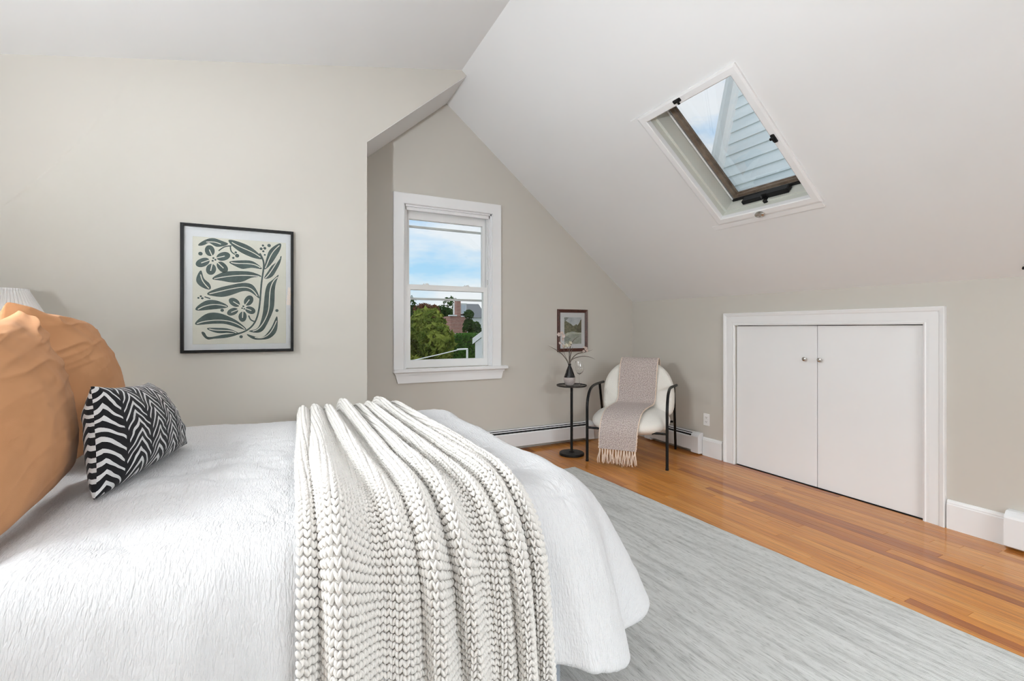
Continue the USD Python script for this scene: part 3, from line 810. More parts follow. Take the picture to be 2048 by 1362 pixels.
# ---------------------------------------------------------------- knitted throw
def throw_mesh():
    # path over the bed, seen along x: far side hanging, over the top, down the near side to just above the floor
    zt = ZT + 0.012
    far, near = EY1 + 0.02, EY0 - 0.005
    pts = [(far + 0.20, 0.33), (far + 0.185, 0.45), (far + 0.150, 0.56), (far + 0.08, 0.66), (far - 0.03, zt - 0.005), (far - 0.25, zt + 0.002), (2.1, zt), (1.7, zt), (near + 0.10, zt - 0.004), (near, zt - 0.018), (near - 0.075, zt - 0.058),
           (near - 0.130, zt - 0.13), (near - 0.155, zt - 0.22), (near - 0.170, zt - 0.34), (near - 0.180, zt - 0.46), (near - 0.185, zt - 0.58)]
    path = spline(pts, 900)
    dl = np.concatenate([[0], np.cumsum(np.linalg.norm(np.diff(path, axis=0), axis=1))])
    ROW = 0.0172
    nr = int(dl[-1] / ROW)
    s = np.linspace(0, dl[-1], nr)
    Y, Zp = np.interp(s, dl, path[:, 0]), np.interp(s, dl, path[:, 1])
    tang = np.stack([np.gradient(Y, s), np.gradient(Zp, s)], 1)
    tang /= np.linalg.norm(tang, axis=1, keepdims=True)
    nrm = np.stack([tang[:, 1], -tang[:, 0]], 1)       # travelling towards -y the outer side is up
    NX = 900
    xi = np.linspace(0, 1, NX)
    X = np.zeros((nr, NX))
    H = np.zeros((nr, NX))
    # pleats: (position across, half width, height) at the far end, the near edge and the hem
    sn = s / dl[-1]
    pl = [((0.04, 0.03, 0.02), (0.050, 0.045, 0.045), (0.030, 0.035, 0.036)),
          ((0.17, 0.15, 0.15), (0.050, 0.075, 0.080), (0.048, 0.048, 0.055)),
          ((0.30, 0.32, 0.36), (0.045, 0.040, 0.060), (0.045, 0.036, 0.022)),
          ((0.43, 0.46, 0.53), (0.045, 0.045, 0.050), (0.050, 0.050, 0.046)),
          ((0.56, 0.59, 0.665), (0.045, 0.040, 0.040), (0.048, 0.040, 0.040)),
          ((0.69, 0.72, 0.78), (0.040, 0.040, 0.035), (0.042, 0.034, 0.028)),
          ((0.80, 0.845, 0.885), (0.045, 0.036, 0.035), (0.055, 0.045, 0.045)),
          ((0.93, 0.955, 0.985), (0.050, 0.040, 0.030), (0.046, 0.036, 0.036))]
    key = [0.0, 0.62, 1.0]
    for i in range(nr):
        w0 = np.interp(sn[i], [0, 0.2, 0.6, 1], [0.10, 0.09, 0.055, 0.045])
        w1 = np.interp(sn[i], [0, 0.2, 0.6, 1], [0.63, 0.645, 0.665, 0.685])
        h = np.zeros(NX)
        for k, (c, wd, ht) in enumerate(pl):
            cc = np.interp(sn[i], key, c) + 0.018 * math.sin(5.0 * sn[i] + k * 1.9)
            ww = np.interp(sn[i], key, wd)
            hh = 1.25 * np.interp(sn[i], key, ht) * (1 + 0.25 * math.sin(7 * sn[i] + 2.3 * k))
            q = np.abs(xi - cc) / ww
            h = np.maximum(h, hh * np.where(q < 1.35, (0.5 + 0.5 * np.cos(np.clip(q / 1.35, 0, 1) * PI)) ** 0.75, 0))
        lowk = np.ones(5) / 5
        H[i] = np.convolve(np.pad(h, 2, mode='edge'), lowk, 'valid') + 0.014 + 0.008 * (fb(xi * 6, sn[i] * 9, 0, 2, 17) - 0.5)
        X[i] = w0 + (w1 - w0) * xi
    COL = 64
    verts = np.zeros((nr, COL, 3))
    for i in range(nr):
        # pleats lean over to the near-left, so that they overhang a little
        xx = X[i] - 0.28 * (H[i] - 0.014)
        arc = np.concatenate([[0], np.cumsum(np.hypot(np.diff(xx), np.diff(H[i])))])
        q = np.linspace(0, arc[-1], COL)
        hx, hh = np.interp(q, arc, xx), np.interp(q, arc, H[i])
        verts[i, :, 0] = hx
        verts[i, :, 1] = Y[i] + nrm[i, 0] * hh
        verts[i, :, 2] = Zp[i] + nrm[i, 1] * hh
    return verts


tv = throw_mesh()
nr, nc = tv.shape[:2]
du = np.gradient(tv, axis=1)
dv = np.gradient(tv, axis=0)
lu = np.linalg.norm(du, axis=2, keepdims=True)
lv = np.linalg.norm(dv, axis=2, keepdims=True)
eu, ev = du / lu, dv / lv
en = np.cross(ev, eu)
if en[nr // 2, :, 2].mean() < 0:
    en = -en
en /= np.linalg.norm(en, axis=2, keepdims=True)
throw = thing('knitted_throw', 'chunky white knitted throw draped in folds across the bed', 'blanket', (0.35, 2.0, ZT))
gm = (tv - en * 0.004).reshape(-1, 3)
gf = grid_faces(nr, nc)
obj('knit_backing', (gm, gf), KNIT, throw, smooth=True)
sp = trimesh.creation.uv_sphere(1.0, count=[5, 8])
SV, SF = np.array(sp.vertices), np.array(sp.faces)


def stitches():
    r2 = np.random.default_rng(3)
    O, A, B, Cc = [], [], [], []
    for side in (-1, 1):
        jit = r2.normal(0, 0.0006, tv.shape)
        ph = (np.arange(nc) * 0.16)[None, :, None]
        o = tv + eu * (side * 0.24 * lu) + ev * (((ph % 1.0) - 0.5) * lv) + en * 0.0015 + jit
        lean = 0.42 + r2.normal(0, 0.05, tv.shape[:2])[..., None]
        ax = ev - side * lean * eu                     # the two arms of a V, pointing down the throw
        ax /= np.linalg.norm(ax, axis=2, keepdims=True)
        bx = np.cross(en, ax)
        O.append(o); A.append(ax * 0.54 * lv); B.append(bx * np.minimum(0.33 * lu, 0.0060)); Cc.append(en * 0.0078)
    O, A, B, Cc = (np.concatenate([q.reshape(-1, 3) for q in Z]) for Z in (O, A, B, Cc))
    V = O[:, None] + SV[None, :, 2:3] * A[:, None] + SV[None, :, 0:1] * B[:, None] + SV[None, :, 1:2] * Cc[:, None]
    # each arm is a drop, thicker at its upper end
    F = (SF[None] + (np.arange(len(O)) * len(SV))[:, None, None]).reshape(-1, 3)
    m = trimesh.Trimesh(V.reshape(-1, 3), F, process=False)
    tri = m.vertices[m.faces[:len(SF)]]
    if np.einsum('ij,ij->i', np.cross(tri[:, 1] - tri[:, 0], tri[:, 2] - tri[:, 0]), tri.mean(1) - O[0]).mean() < 0:
        m = trimesh.Trimesh(m.vertices, m.faces[:, ::-1], process=False)
    return m


obj('knit_stitches', stitches(), KNIT, throw, kind='stuff', smooth=True)


# ---------------------------------------------------------------- pillows
def pillow(corners, w, h, t, seed, n=90, pinch=0.05, wr=0.006, tb=None, power=0.42, py=None, folds=0.0):
    """A stuffed pillow on four corners (lower left, lower right, upper right, upper left, seen from its front); returns the mesh and st in metres."""
    q0, q1, q2, q3 = (np.array(c, float) for c in corners)
    eu_ = (q1 + q2 - q0 - q3); eu_ /= np.linalg.norm(eu_)
    ev_ = (q3 + q2 - q0 - q1); ev_ /= np.linalg.norm(ev_)
    ew_ = np.cross(eu_, ev_); ew_ /= np.linalg.norm(ew_)
    k = np.linspace(-1, 1, n)
    k = np.sign(k) * (1 - (1 - np.abs(k)) ** 1.35)
    U, Vv = np.meshgrid(k, k)
    X = U * w / 2 * (1 - pinch * (1 - np.abs(Vv) ** 3.2))
    Yv = Vv * h / 2 * (1 - np.where(Vv > 0, pinch if py is None else py, 0.02) * (1 - np.abs(U) ** 3.2))
    prof = (np.clip(1 - U ** 2, 0, 1) * np.clip(1 - Vv ** 2, 0, 1)) ** power
    ang = np.arctan2(Vv, U)
    cor = np.clip(np.abs(U * Vv), 0, 1) ** 1.2
    V, F, ST = [], [], []
    for sgn in (1, -1):
        wr_ = wr * (fb(U * 4 + 7 * sgn, Vv * 4, 0, 3, seed) - 0.5) * 2 * prof ** 0.5
        # creases running in from the corners and edges
        cre = 0.9 * wr * np.sin(ang * 11 + seed + 3 * fb(U * 3, Vv * 3, 0, 2, seed + 5)) * cor * prof ** 0.4 * 2.2
        Z = sgn * ((t if sgn > 0 or tb is None else tb) * prof) + wr_ + cre
        if folds:        # soft pulled folds under the top seam and in from the sides
            rg_ = 1 - np.abs(2 * fb(U * 1.3 + 0.8 * Vv, Vv * 5.5 - 1.4 * U, 0, 2, seed + 9) - 1)
            Z = Z + sgn * folds * (rg_ ** 3 - 0.35) * np.clip(0.25 + 0.9 * Vv + 0.35 * U ** 2, 0.12, 1) * np.clip(prof * 4, 0, 1) ** 0.5
        Z = np.where(prof <= 1e-9, 0.0, Z)
        s_, t_ = (X / w + 0.5)[..., None], (Yv / h + 0.5)[..., None]
        V.append((q0 * (1 - s_) + q1 * s_) * (1 - t_) + (q3 * (1 - s_) + q2 * s_) * t_ + Z[..., None] * ew_)
        ST.append(np.stack([X, Yv], -1) + (0 if sgn > 0 else 5.0))
        f = grid_faces(n, n)
        F.append(f if sgn > 0 else f[:, ::-1] + n * n)
    f = np.vstack(F)
    m = trimesh.Trimesh(np.concatenate([v.reshape(-1, 3) for v in V]), np.vstack([f[:, [0, 1, 2]], f[:, [0, 2, 3]]]), process=False)
    return m, np.concatenate([s_.reshape(-1, 2) for s_ in ST])


m, uv = pillow(((-1.20, 1.30, 0.72), (-1.20, 1.98, 0.72), (-1.235, 1.98, 1.16), (-1.235, 1.30, 1.16)), 0.64, 0.48, 0.085, 2)
obj('pillow', m, PILLOWW, label='white sleeping pillow behind the nearer caramel pillow', cat='pillow', smooth=True, uv=uv)
m, uv = pillow(((-1.18, 2.10, 0.72), (-1.18, 2.74, 0.72), (-1.17, 2.74, 1.20), (-1.17, 2.10, 1.27)), 0.64, 0.50, 0.085, 5)
obj('pillow', m, PILLOWW, label='white sleeping pillow showing between the two caramel pillows', cat='pillow', smooth=True, uv=uv)
m, uv = pillow(((-0.70, 2.20, 0.705), (-0.70, 2.76, 0.705), (-0.87, 2.785, 1.245), (-0.86, 2.25, 1.292)), 0.60, 0.60, 0.165, 12, n=140, folds=0.011, wr=0.005, pinch=0.07, py=0.10, tb=0.15, power=0.38)
obj('euro_pillow', m, CARAMEL, label='far caramel linen pillow, leaning near the lamp', cat='pillow', smooth=True, uv=uv)
m, uv = pillow(((-0.610, 1.38, 0.690), (-0.670, 2.10, 0.700), (-0.815, 2.205, 1.262), (-0.90, 1.46, 1.235)), 0.66, 0.62, 0.165, 23, n=140, folds=0.015, wr=0.005, pinch=0.07, py=0.17, tb=0.10, power=0.37)
obj('euro_pillow', m, CARAMEL, label='nearest caramel linen pillow at the left edge of the bed', cat='pillow', smooth=True, uv=uv)

CHEV = mat('chevron_print', {
    'a': ('attribute', {'attribute': 'st'}), 'wn': ('noise_texture', {'scale': 9.0, 'detail': 2.0}),
    'wm': ('mix', {'mix_type': 'linear_light', 'fac': 0.018}), 's': ('separate_xyz', {}),
    'u': ('math', {'math_type': 'multiply', 'value2': 8.6}), 'uf': ('math', {'math_type': 'fraction'}), 'ufl': ('math', {'math_type': 'floor'}),
    'uc': ('math', {'math_type': 'subtract', 'value2': 0.5}), 'ua': ('math', {'math_type': 'absolute'}),
    'ush': ('math', {'math_type': 'multiply', 'value2': 0.43}),
    'v': ('math', {'math_type': 'multiply', 'value2': 33.0}), 'k': ('math', {'math_type': 'multiply_add', 'value2': 4.2}), 'k2': ('math', {'math_type': 'add'}), 'st': ('math', {'math_type': 'fraction'}),
    'w': ('map_range', {'from_min': 0.0, 'from_max': 0.5, 'to_min': 0.56, 'to_max': 0.78}),
    'gt': ('math', {'math_type': 'greater_than'}), 'ed': ('math', {'math_type': 'less_than', 'value2': 0.46}), 'an': ('math', {'math_type': 'multiply'}),
    'mx': ('mix', {'color1': (0.010, 0.010, 0.012), 'color2': (0.60, 0.60, 0.60)}),
    'fn': ('noise_texture', {'scale': 700.0}), 'b': ('bump', {'strength': 0.3, 'distance': 0.0006}),
    'p': ('principled_bsdf', {'roughness': 0.85, 'specular_ior_level': 0.2, 'sheen_weight': 0.1}),
}, [('a.vector', 'wn.vector'), ('a.vector', 'wm.color1'), ('wn.color', 'wm.color2'), ('wm.color', 's.vector'), ('s.x', 'u.value1'), ('u.value', 'uf.value1'), ('u.value', 'ufl.value1'), ('uf.value', 'uc.value1'), ('uc.value', 'ua.value1'),
    ('ufl.value', 'ush.value1'), ('s.y', 'v.value1'), ('ua.value', 'k.value1'), ('v.value', 'k.value3'), ('k.value', 'k2.value1'), ('ush.value', 'k2.value2'), ('k2.value', 'st.value1'),
    ('ua.value', 'w.value'), ('st.value', 'gt.value1'), ('w.result', 'gt.value2'), ('ua.value', 'ed.value1'), ('gt.value', 'an.value1'), ('ed.value', 'an.value2'), ('an.value', 'mx.fac'), ('mx.color', 'p.base_color'),
    ('a.vector', 'fn.vector'), ('fn.fac', 'b.height'), ('b.normal', 'p.normal')])
m, uv = pillow(((-0.478, 1.73, 0.708), (-0.355, 2.375, 0.712), (-0.488, 2.385, 0.978), (-0.516, 1.830, 1.024)), 0.62, 0.31, 0.088, 31, wr=0.005, pinch=0.05, py=0.09)
obj('lumbar_cushion', m, CHEV, label='black and white chevron lumbar cushion leaning on the caramel pillows', cat='cushion', smooth=True, uv=uv)

# ---------------------------------------------------------------- nightstand and lamp (mostly behind the pillows)
ns = thing('nightstand', 'white nightstand in the corner beyond the bed, under the lamp', 'nightstand', (-1.20, 3.25, 0))
obj('body', box(-1.40, -0.98, 3.02, 3.45, 0.10, 0.58, 0.006), TRIM, ns)
obj('table_top', box(-1.41, -0.96, 3.00, 3.47, 0.58, 0.605, 0.006), TRIM, ns)
for z in (0.14, 0.36):
    dr = obj('drawer', box(-0.985, -0.965, 3.04, 3.43, z, z + 0.20, 0.004), TRIM, ns)
    obj('knob', trimesh.creation.icosphere(2, 0.014).apply_translation((-0.955, 3.235, z + 0.10)), CHROME, dr, smooth=True)
for x in (-1.38, -1.02):
    for y in (3.05, 3.42):
        obj('leg', box(x, x + 0.03, y - 0.015, y + 0.015, 0, 0.10, 0.003), TRIM, ns)
LC = (-1.235, 3.235)
lamp = thing('table_lamp', 'white table lamp with pleated shade behind the caramel pillows', 'lamp', (LC[0], LC[1], 0.605))
SHADE = mat('pleated_shade', {'d': ('diffuse_bsdf', {'color': (0.80, 0.80, 0.80)}), 't': ('translucent_bsdf', {'color': (0.55, 0.52, 0.47)}), 'm': ('mix_closure', {'fac': 0.25})},
            [('d.BSDF', 'm.closure1'), ('t.BSDF', 'm.closure2')], surface='m.closure')
na = 288
ang = np.linspace(0, 2 * PI, na, endpoint=False)
rr = 0.0035 * np.sign(np.sin(ang * 48)) * np.abs(np.sin(ang * 48)) ** 0.6
rings = []
for z, r0, kk in ((1.402, 0.073, 0.0), (1.402, 0.077, 0.3), (1.394, 0.078, 0.4), (1.390, 0.077, 1.0), (1.30, 0.121, 1.0), (1.20, 0.168, 1.0), (1.190, 0.170, 0.4), (1.190, 0.166, 0.3), (1.20, 0.164, 1.0), (1.39, 0.072, 1.0), (1.402, 0.073, 0.0)):
    r = r0 + rr * kk
    rings.append(np.stack([LC[0] + r * np.cos(ang), LC[1] + r * np.sin(ang), np.full(na, z)], 1))
sm = (np.concatenate(rings), grid_faces(len(rings), na, True))
obj('lamp_shade', sm, SHADE, lamp, label='white pleated shade')
obj('lamp_base', lathe([(0, 0.605), (0.065, 0.605), (0.068, 0.615), (0.062, 0.625), (0.03, 0.66), (0.055, 0.75), (0.075, 0.86), (0.070, 0.96), (0.035, 1.05), (0.016, 1.08), (0.012, 1.16), (0.012, 1.20), (0, 1.20)], (LC[0], LC[1], 0)), VINYL, lamp, smooth=35)
bulb = trimesh.creation.icosphere(2, 0.028)
bulb.apply_translation((LC[0], LC[1], 1.265))
obj('bulb', bulb, mat('lamp_bulb', {'e': ('emission', {'color': (1.0, 0.80, 0.55), 'strength': 60.0})}, surface='e.emission'), lamp, smooth=True)
obj('bulb_holder', lathe([(0, 1.19), (0.014, 1.19), (0.014, 1.24), (0, 1.24)], (LC[0], LC[1], 0), 20), CHROME, lamp)

# ---------------------------------------------------------------- armchair in the corner
CO = np.array([2.484, 3.457, 0.0])
CU, CD = np.array([0.640, -0.768, 0.0]), np.array([0.768, 0.640, 0.0])


def ch(P):
    P = np.asarray(P, float)
    return CO + P[..., :1] * CU + P[..., 1:2] * CD + P[..., 2:] * np.array([0, 0, 1.0])


def chm(m):
    m = trimesh.Trimesh(ch(np.array(m.vertices)), m.faces, process=False)
    if m.volume < 0:
        m.invert()
    return m


CWU = 0.690      # distance between the side frames
chair = thing('armchair', 'cream boucle armchair with black tubular arms in the corner', 'armchair', tuple(ch([0.345, 0.35, 0])))
# rounded back
N = 96
a = np.linspace(0, 2 * PI, N, endpoint=False)
bu, bz = 0.345 * np.sign(np.cos(a)) * np.abs(np.cos(a)) ** 0.92, 0.0 * a
sq = lambda c, e: np.sign(c) * np.abs(c) ** e
bz = np.where(np.sin(a) >= 0, 0.560 + 0.328 * sq(np.sin(a), 0.88), 0.560 + 0.20 * sq(np.sin(a), 0.5))
bu = np.where(np.sin(a) >= 0, 0.333 * sq(np.cos(a), 0.82), 0.333 * sq(np.cos(a), 0.35))
rings = []
for sc, dd in ((0.0, 0.455), (0.45, 0.456), (0.75, 0.460), (0.88, 0.468), (0.95, 0.482), (0.985, 0.505), (1.0, 0.535), (0.985, 0.565), (0.95, 0.588), (0.88, 0.602), (0.75, 0.608), (0.45, 0.610), (0.0, 0.610)):
    u = 0.382 + bu * max(sc, 1e-4)
    z = 0.53 + (bz - 0.53) * max(sc, 1e-4)
    d = dd - 0.05 + 0.10 * (z - 0.40) - 0.04 * ((u - 0.382) / 0.345) ** 2
    rings.append(np.stack([u, d, z], 1))
m = chm(trimesh.Trimesh(np.concatenate(rings), (lambda g: np.vstack([g[:, [0, 1, 2]], g[:, [0, 2, 3]]]))(grid_faces(len(rings), N, True)), process=False))
buv = np.concatenate([r[:, [0, 2]] for r in rings])
obj('backrest', m, BOUCLE, chair, smooth=True, uv=buv)
# seat cushion
nt, npz = 120, 60
th = np.linspace(0, 2 * PI, nt, endpoint=False)
ph = np.linspace(-PI / 2, PI / 2, npz)
TH, PH = np.meshgrid(th, ph)
se = lambda c, e: np.sign(c) * np.abs(c) ** e
su = 0.352 + 0.342 * se(np.cos(PH), 0.75) * se(np.cos(TH), 0.80)
sd = 0.225 + 0.315 * se(np.cos(PH), 0.75) * se(np.sin(TH), 0.80)
sz = 0.368 + 0.097 * se(np.sin(PH), 0.95) + 0.02 * (sd - 0.245)
sz += 0.020 * (sd - 0.225) / 0.3 + 0.006 * (fb(su * 8, sd * 8, sz * 8, 2, 6) - 0.5)
m = chm(trimesh.Trimesh(np.stack([su, sd, sz], -1).reshape(-1, 3), (lambda g: np.vstack([g[:, [0, 1, 2]], g[:, [0, 2, 3]]]))(grid_faces(npz, nt, True)), process=False))
obj('seat', m, BOUCLE, chair, smooth=True, uv=np.stack([su + sz * 0.6, sd + sz * 0.8], -1).reshape(-1, 2))
R = 0.0125
for s, u0 in ((0, 0.0), (1, CWU)):
    sg_ = -1 if s == 0 else 1
    pts = [(u0, 0, 0.0), (u0, 0, 0.30), (u0, 0.0, 0.47), (u0, 0.022, 0.555), (u0, 0.085, 0.622), (u0, 0.18, 0.652), (u0, 0.32, 0.660), (u0 + s * 0.016, 0.50, 0.656), (u0 + s * 0.026, 0.665, 0.649)]
    p2 = np.vstack([np.linspace(pts[0], pts[2], 8)[:-1], spline(pts[2:], 40)])
    obj('arm_tube', tube(ch(p2), R), BLACK, chair, smooth=40)
    obj('rear_leg', tube(ch(np.linspace((u0 + s * 0.016, 0.495, 0.652), (u0 + s * 0.010, 0.760, 0.0), 12)), R * 0.95), BLACK, chair, smooth=40)
obj('front_rail', tube(ch(np.linspace((0, 0.0, 0.305), (CWU, 0.0, 0.305), 12)), 0.010), BLACK, chair, smooth=40)
obj('rear_rail', tube(ch(np.linspace((0.004, 0.660, 0.29), (CWU - 0.004, 0.660, 0.29), 12)), 0.010), BLACK, chair, smooth=40)
for u0 in (0.12, CWU - 0.12):
    obj('seat_rail', tube(ch(np.array([(u0, 0.0, 0.300), (u0, 0.1, 0.285), (u0, 0.45, 0.285), (u0, 0.66, 0.29)])), 0.009), BLACK, chair, smooth=40)
for s, u0 in ((0, 0.0), (1, CWU)):
    obj('foot_cap', tube(ch(np.linspace((u0, 0, 0.0), (u0, 0, 0.018), 3)), R + 0.0015), BLACKP, chair, smooth=40)

# folded blanket over the chair
bl = thing('chair_blanket', 'pinkish grey woven blanket with cream tassels over the armchair', 'blanket', tuple(ch([0.33, 0.3, 0.5])))
bp = spline([(0.625, 0.60), (0.632, 0.75), (0.615, 0.865), (0.555, 0.906), (0.480, 0.896), (0.428, 0.80), (0.408, 0.66), (0.395, 0.54), (0.365, 0.497), (0.30, 0.487), (0.18, 0.478), (0.06, 0.460), (-0.050, 0.412), (-0.098, 0.34), (-0.106, 0.25), (-0.104, 0.158)], 160)
sl_ = np.concatenate([[0], np.cumsum(np.linalg.norm(np.diff(bp, axis=0), axis=1))])
fr = sl_ / sl_[-1]
uc = np.interp(fr, [0, 0.28, 0.52, 0.72, 1.0], [0.395, 0.392, 0.375, 0.318, 0.290])
hw = np.interp(fr, [0, 0.28, 0.52, 0.72, 1.0], [0.172, 0.172, 0.170, 0.164, 0.157])
tg = np.gradient(bp, axis=0)
tg /= np.linalg.norm(tg, axis=1, keepdims=True)
nn_ = np.stack([-tg[:, 1], tg[:, 0]], 1)
if nn_[80] @ np.array([-1, 0.3]) < 0:
    nn_ = -nn_
nw = 48
w = np.linspace(-1, 1, nw)


def sheet(off, round_=0.006):
    o = off * np.clip((1 - np.abs(w)) / 0.04, 0.25, 1) ** 0.5
    g = np.zeros((len(bp), nw, 3))
    ripple = 0.006 * (fb(np.arange(len(bp))[:, None] * 0.045, w[None] * 2.2, 0, 2, 77) - 0.5)
    g[..., 0] = uc[:, None] + hw[:, None] * w[None] + 0.004 * (fb(np.arange(len(bp))[:, None] * 0.06, w[None] * 0.5, 0, 2, 78) - 0.5)
    g[..., 1] = bp[:, :1] + nn_[:, :1] * (o[None] + ripple)
    g[..., 2] = bp[:, 1:] + nn_[:, 1:] * (o[None] + ripple)
    return g


top_, bot_ = sheet(0.010), sheet(-0.002)
nb = len(bp) * nw
f1 = grid_faces(len(bp), nw)
f2 = f1[:, ::-1] + nb
i = np.arange(len(bp) - 1)
j = np.arange(nw - 1)
sides = [np.stack([i * nw, nb + i * nw, nb + (i + 1) * nw, (i + 1) * nw], -1), np.stack([i * nw + nw - 1, (i + 1) * nw + nw - 1, nb + (i + 1) * nw + nw - 1, nb + i * nw + nw - 1], -1),
         np.stack([j, j + 1, nb + j + 1, nb + j], -1), np.stack([(len(bp) - 1) * nw + j, nb + (len(bp) - 1) * nw + j, nb + (len(bp) - 1) * nw + j + 1, (len(bp) - 1) * nw + j + 1], -1)]
F = np.vstack([f1, f2] + sides)
m = chm(trimesh.Trimesh(np.concatenate([top_.reshape(-1, 3), bot_.reshape(-1, 3)]), np.vstack([F[:, [0, 1, 2]], F[:, [0, 2, 3]]]), process=False))
st2 = np.stack(np.broadcast_arrays(uc[:, None] + hw[:, None] * w[None], sl_[:, None]), -1).reshape(-1, 2)
obj('woven_cloth', m, WEAVE, bl, smooth=True, uv=np.vstack([st2, st2]))
for k in (0, nw - 1):
    e = (top_[:, k] + bot_[:, k]) / 2
    e2 = np.array(e)
    e2[:, 0] += 0.0022 * np.sin(np.arange(len(e)) * 1.9)
    obj('edge_binding', tube(ch(e2), 0.0062, 6), FRINGE, bl, smooth=True)
r4 = np.random.default_rng(12)
for k in range(14):
    u0 = uc[-1] + hw[-1] * (-0.96 + 1.92 * k / 13)
    ms = []
    for q in range(4):
        du_, dd_ = r4.normal(0, 0.010), r4.normal(0, 0.006)
        ln = 0.128 + r4.normal(0, 0.008)
        z0 = bp[-1, 1] + 0.004
        pts = [(u0 + r4.normal(0, 0.002), -0.104, z0), (u0 + du_ * 0.3 + r4.normal(0, 0.002), -0.107 + dd_ * 0.3, z0 - ln * 0.3), (u0 + du_ * 0.8 + r4.normal(0, 0.004), -0.105 + dd_, z0 - ln * 0.65), (u0 + du_ * 1.3 + r4.normal(0, 0.003), -0.102 + dd_ * 1.4, max(z0 - ln, 0.012))]
        ms.append(tube(ch(spline(pts, 12)), np.interp(np.linspace(0, 1, 12), [0, 0.1, 0.8, 1], [0.0042, 0.0046, 0.0042, 0.002]), 6))
    kn = trimesh.creation.icosphere(1, 0.0075)
    kn.apply_translation(ch(np.array([u0, -0.105, bp[-1, 1] - 0.006])))
    obj('tassel', ms + [kn], FRINGE, bl, smooth=True)

# ---------------------------------------------------------------- side table, vase, flowers, wine glass
TX, TY = 2.479, 3.700
tb = thing('side_table', 'slim black metal pedestal side table beside the armchair', 'table', (TX, TY, 0))
obj('table_top', lathe([(0, 0.652), (0.139, 0.652), (0.143, 0.655), (0.1435, 0.664), (0.141, 0.6655), (0.1395, 0.660), (0.134, 0.6585), (0, 0.6585)], (TX, TY, 0), 64), plain('table_top_metal', (0.05, 0.045, 0.042), 0.28, 0.6), tb, smooth=30)
obj('pole', lathe([(0, 0.02), (0.0125, 0.02), (0.0125, 0.652), (0, 0.652)], (TX, TY, 0), 24), BLACK, tb, smooth=30)
obj('base', lathe([(0, 0.0), (0.113, 0.0), (0.117, 0.003), (0.117, 0.018), (0.112, 0.024), (0.03, 0.027), (0.02, 0.034), (0, 0.034)], (TX, TY, 0), 64), BLACK, tb, smooth=30)
VX, VY, VZ = 2.459, 3.705, 0.6587
vs = thing('vase', 'teardrop vase with glossy black top and grey speckled bottom', 'vase', (VX, VY, VZ))
prof = [(0.030, 0.0), (0.042, 0.012), (0.052, 0.035), (0.0555, 0.056), (0.0545, 0.072), (0.052, 0.082), (0.047, 0.097), (0.036, 0.128), (0.024, 0.160), (0.0155, 0.180), (0.0125, 0.190), (0.0128, 0.197), (0.0155, 0.203), (0.0150, 0.206), (0.0110, 0.205), (0.0095, 0.195), (0.0095, 0.170)]
ps = spline(prof, 70)
cut = int(np.argmin(np.abs(ps[:40, 1] - 0.078)))
POT = mat('speckled_clay', {'g': ('geometry', {}), 'n': ('noise_texture', {'scale': 420.0, 'detail': 2.0}), 'r': ('rgb_ramp', {'ramp': [(0.32, (0.16, 0.13, 0.12)), (0.45, (0.46, 0.40, 0.375)), (1.0, (0.52, 0.46, 0.43))]}), 'p': ('principled_bsdf', {'roughness': 0.6})},
          [('g.position', 'n.vector'), ('n.fac', 'r.fac'), ('r.color', 'p.base_color')])
obj('bare_bottom', lathe([(0, 0)] + [tuple(q) for q in ps[:cut + 1]], (VX, VY, VZ), 48), POT, vs, label='bare grey speckled bottom', smooth=50)
obj('glazed_top', lathe([(r + 0.0006, z) for r, z in ps[cut:]], (VX, VY, VZ), 48), plain('black_glaze', (0.008, 0.008, 0.009), 0.08, 0.0, 0.6), vs, label='glossy black glazed top', smooth=50)
gx, gy, gz = 2.548, 3.672, 0.6587
g = thing('wine_glass', 'clear stemmed wine glass beside the vase on the side table', 'glass', (gx, gy, gz))
gp = [(0, 0.0), (0.034, 0.0), (0.0345, 0.0015), (0.012, 0.004), (0.0045, 0.010), (0.0035, 0.03), (0.0035, 0.09), (0.0045, 0.104), (0.012, 0.110), (0.028, 0.122), (0.039, 0.140), (0.0435, 0.160), (0.0425, 0.185), (0.036, 0.222), (0.0345, 0.230), (0.0335, 0.230), (0.035, 0.222), (0.0413, 0.185), (0.0423, 0.160), (0.038, 0.141), (0.027, 0.1235), (0.011, 0.1125), (0, 0.1115)]
obj('glass_body', lathe(gp, (gx, gy, gz), 48), WINEGLASS, g, smooth=40)

AR = np.array([math.cos(math.radians(26.5)), -math.sin(math.radians(26.5)), 0])
AD = np.array([math.sin(math.radians(26.5)), math.cos(math.radians(26.5)), 0])


def fl(pts):      # (across, deep, up) from the vase's mouth, in metres
    p = np.asarray(pts, float)
    return np.array([VX, VY, VZ + 0.195]) + p[:, :1] * AR + p[:, 1:2] * AD + p[:, 2:] * np.array([0, 0, 1.0])


STEM = plain('dry_stem', (0.16, 0.13, 0.10), 0.7)
BLADE = plain('dry_blade', (0.13, 0.105, 0.085), 0.6)
PETAL = mat('petal', {'d': ('diffuse_bsdf', {'color': (0.80, 0.68, 0.62)}), 't': ('translucent_bsdf', {'color': (0.75, 0.62, 0.55)}), 'm': ('mix_closure', {'fac': 0.3})}, [('d.BSDF', 'm.closure1'), ('t.BSDF', 'm.closure2')], surface='m.closure')
PETAL2 = mat('cream_petal', {'d': ('diffuse_bsdf', {'color': (0.80, 0.76, 0.64)}), 't': ('translucent_bsdf', {'color': (0.75, 0.70, 0.55)}), 'm': ('mix_closure', {'fac': 0.3})}, [('d.BSDF', 'm.closure1'), ('t.BSDF', 'm.closure2')], surface='m.closure')


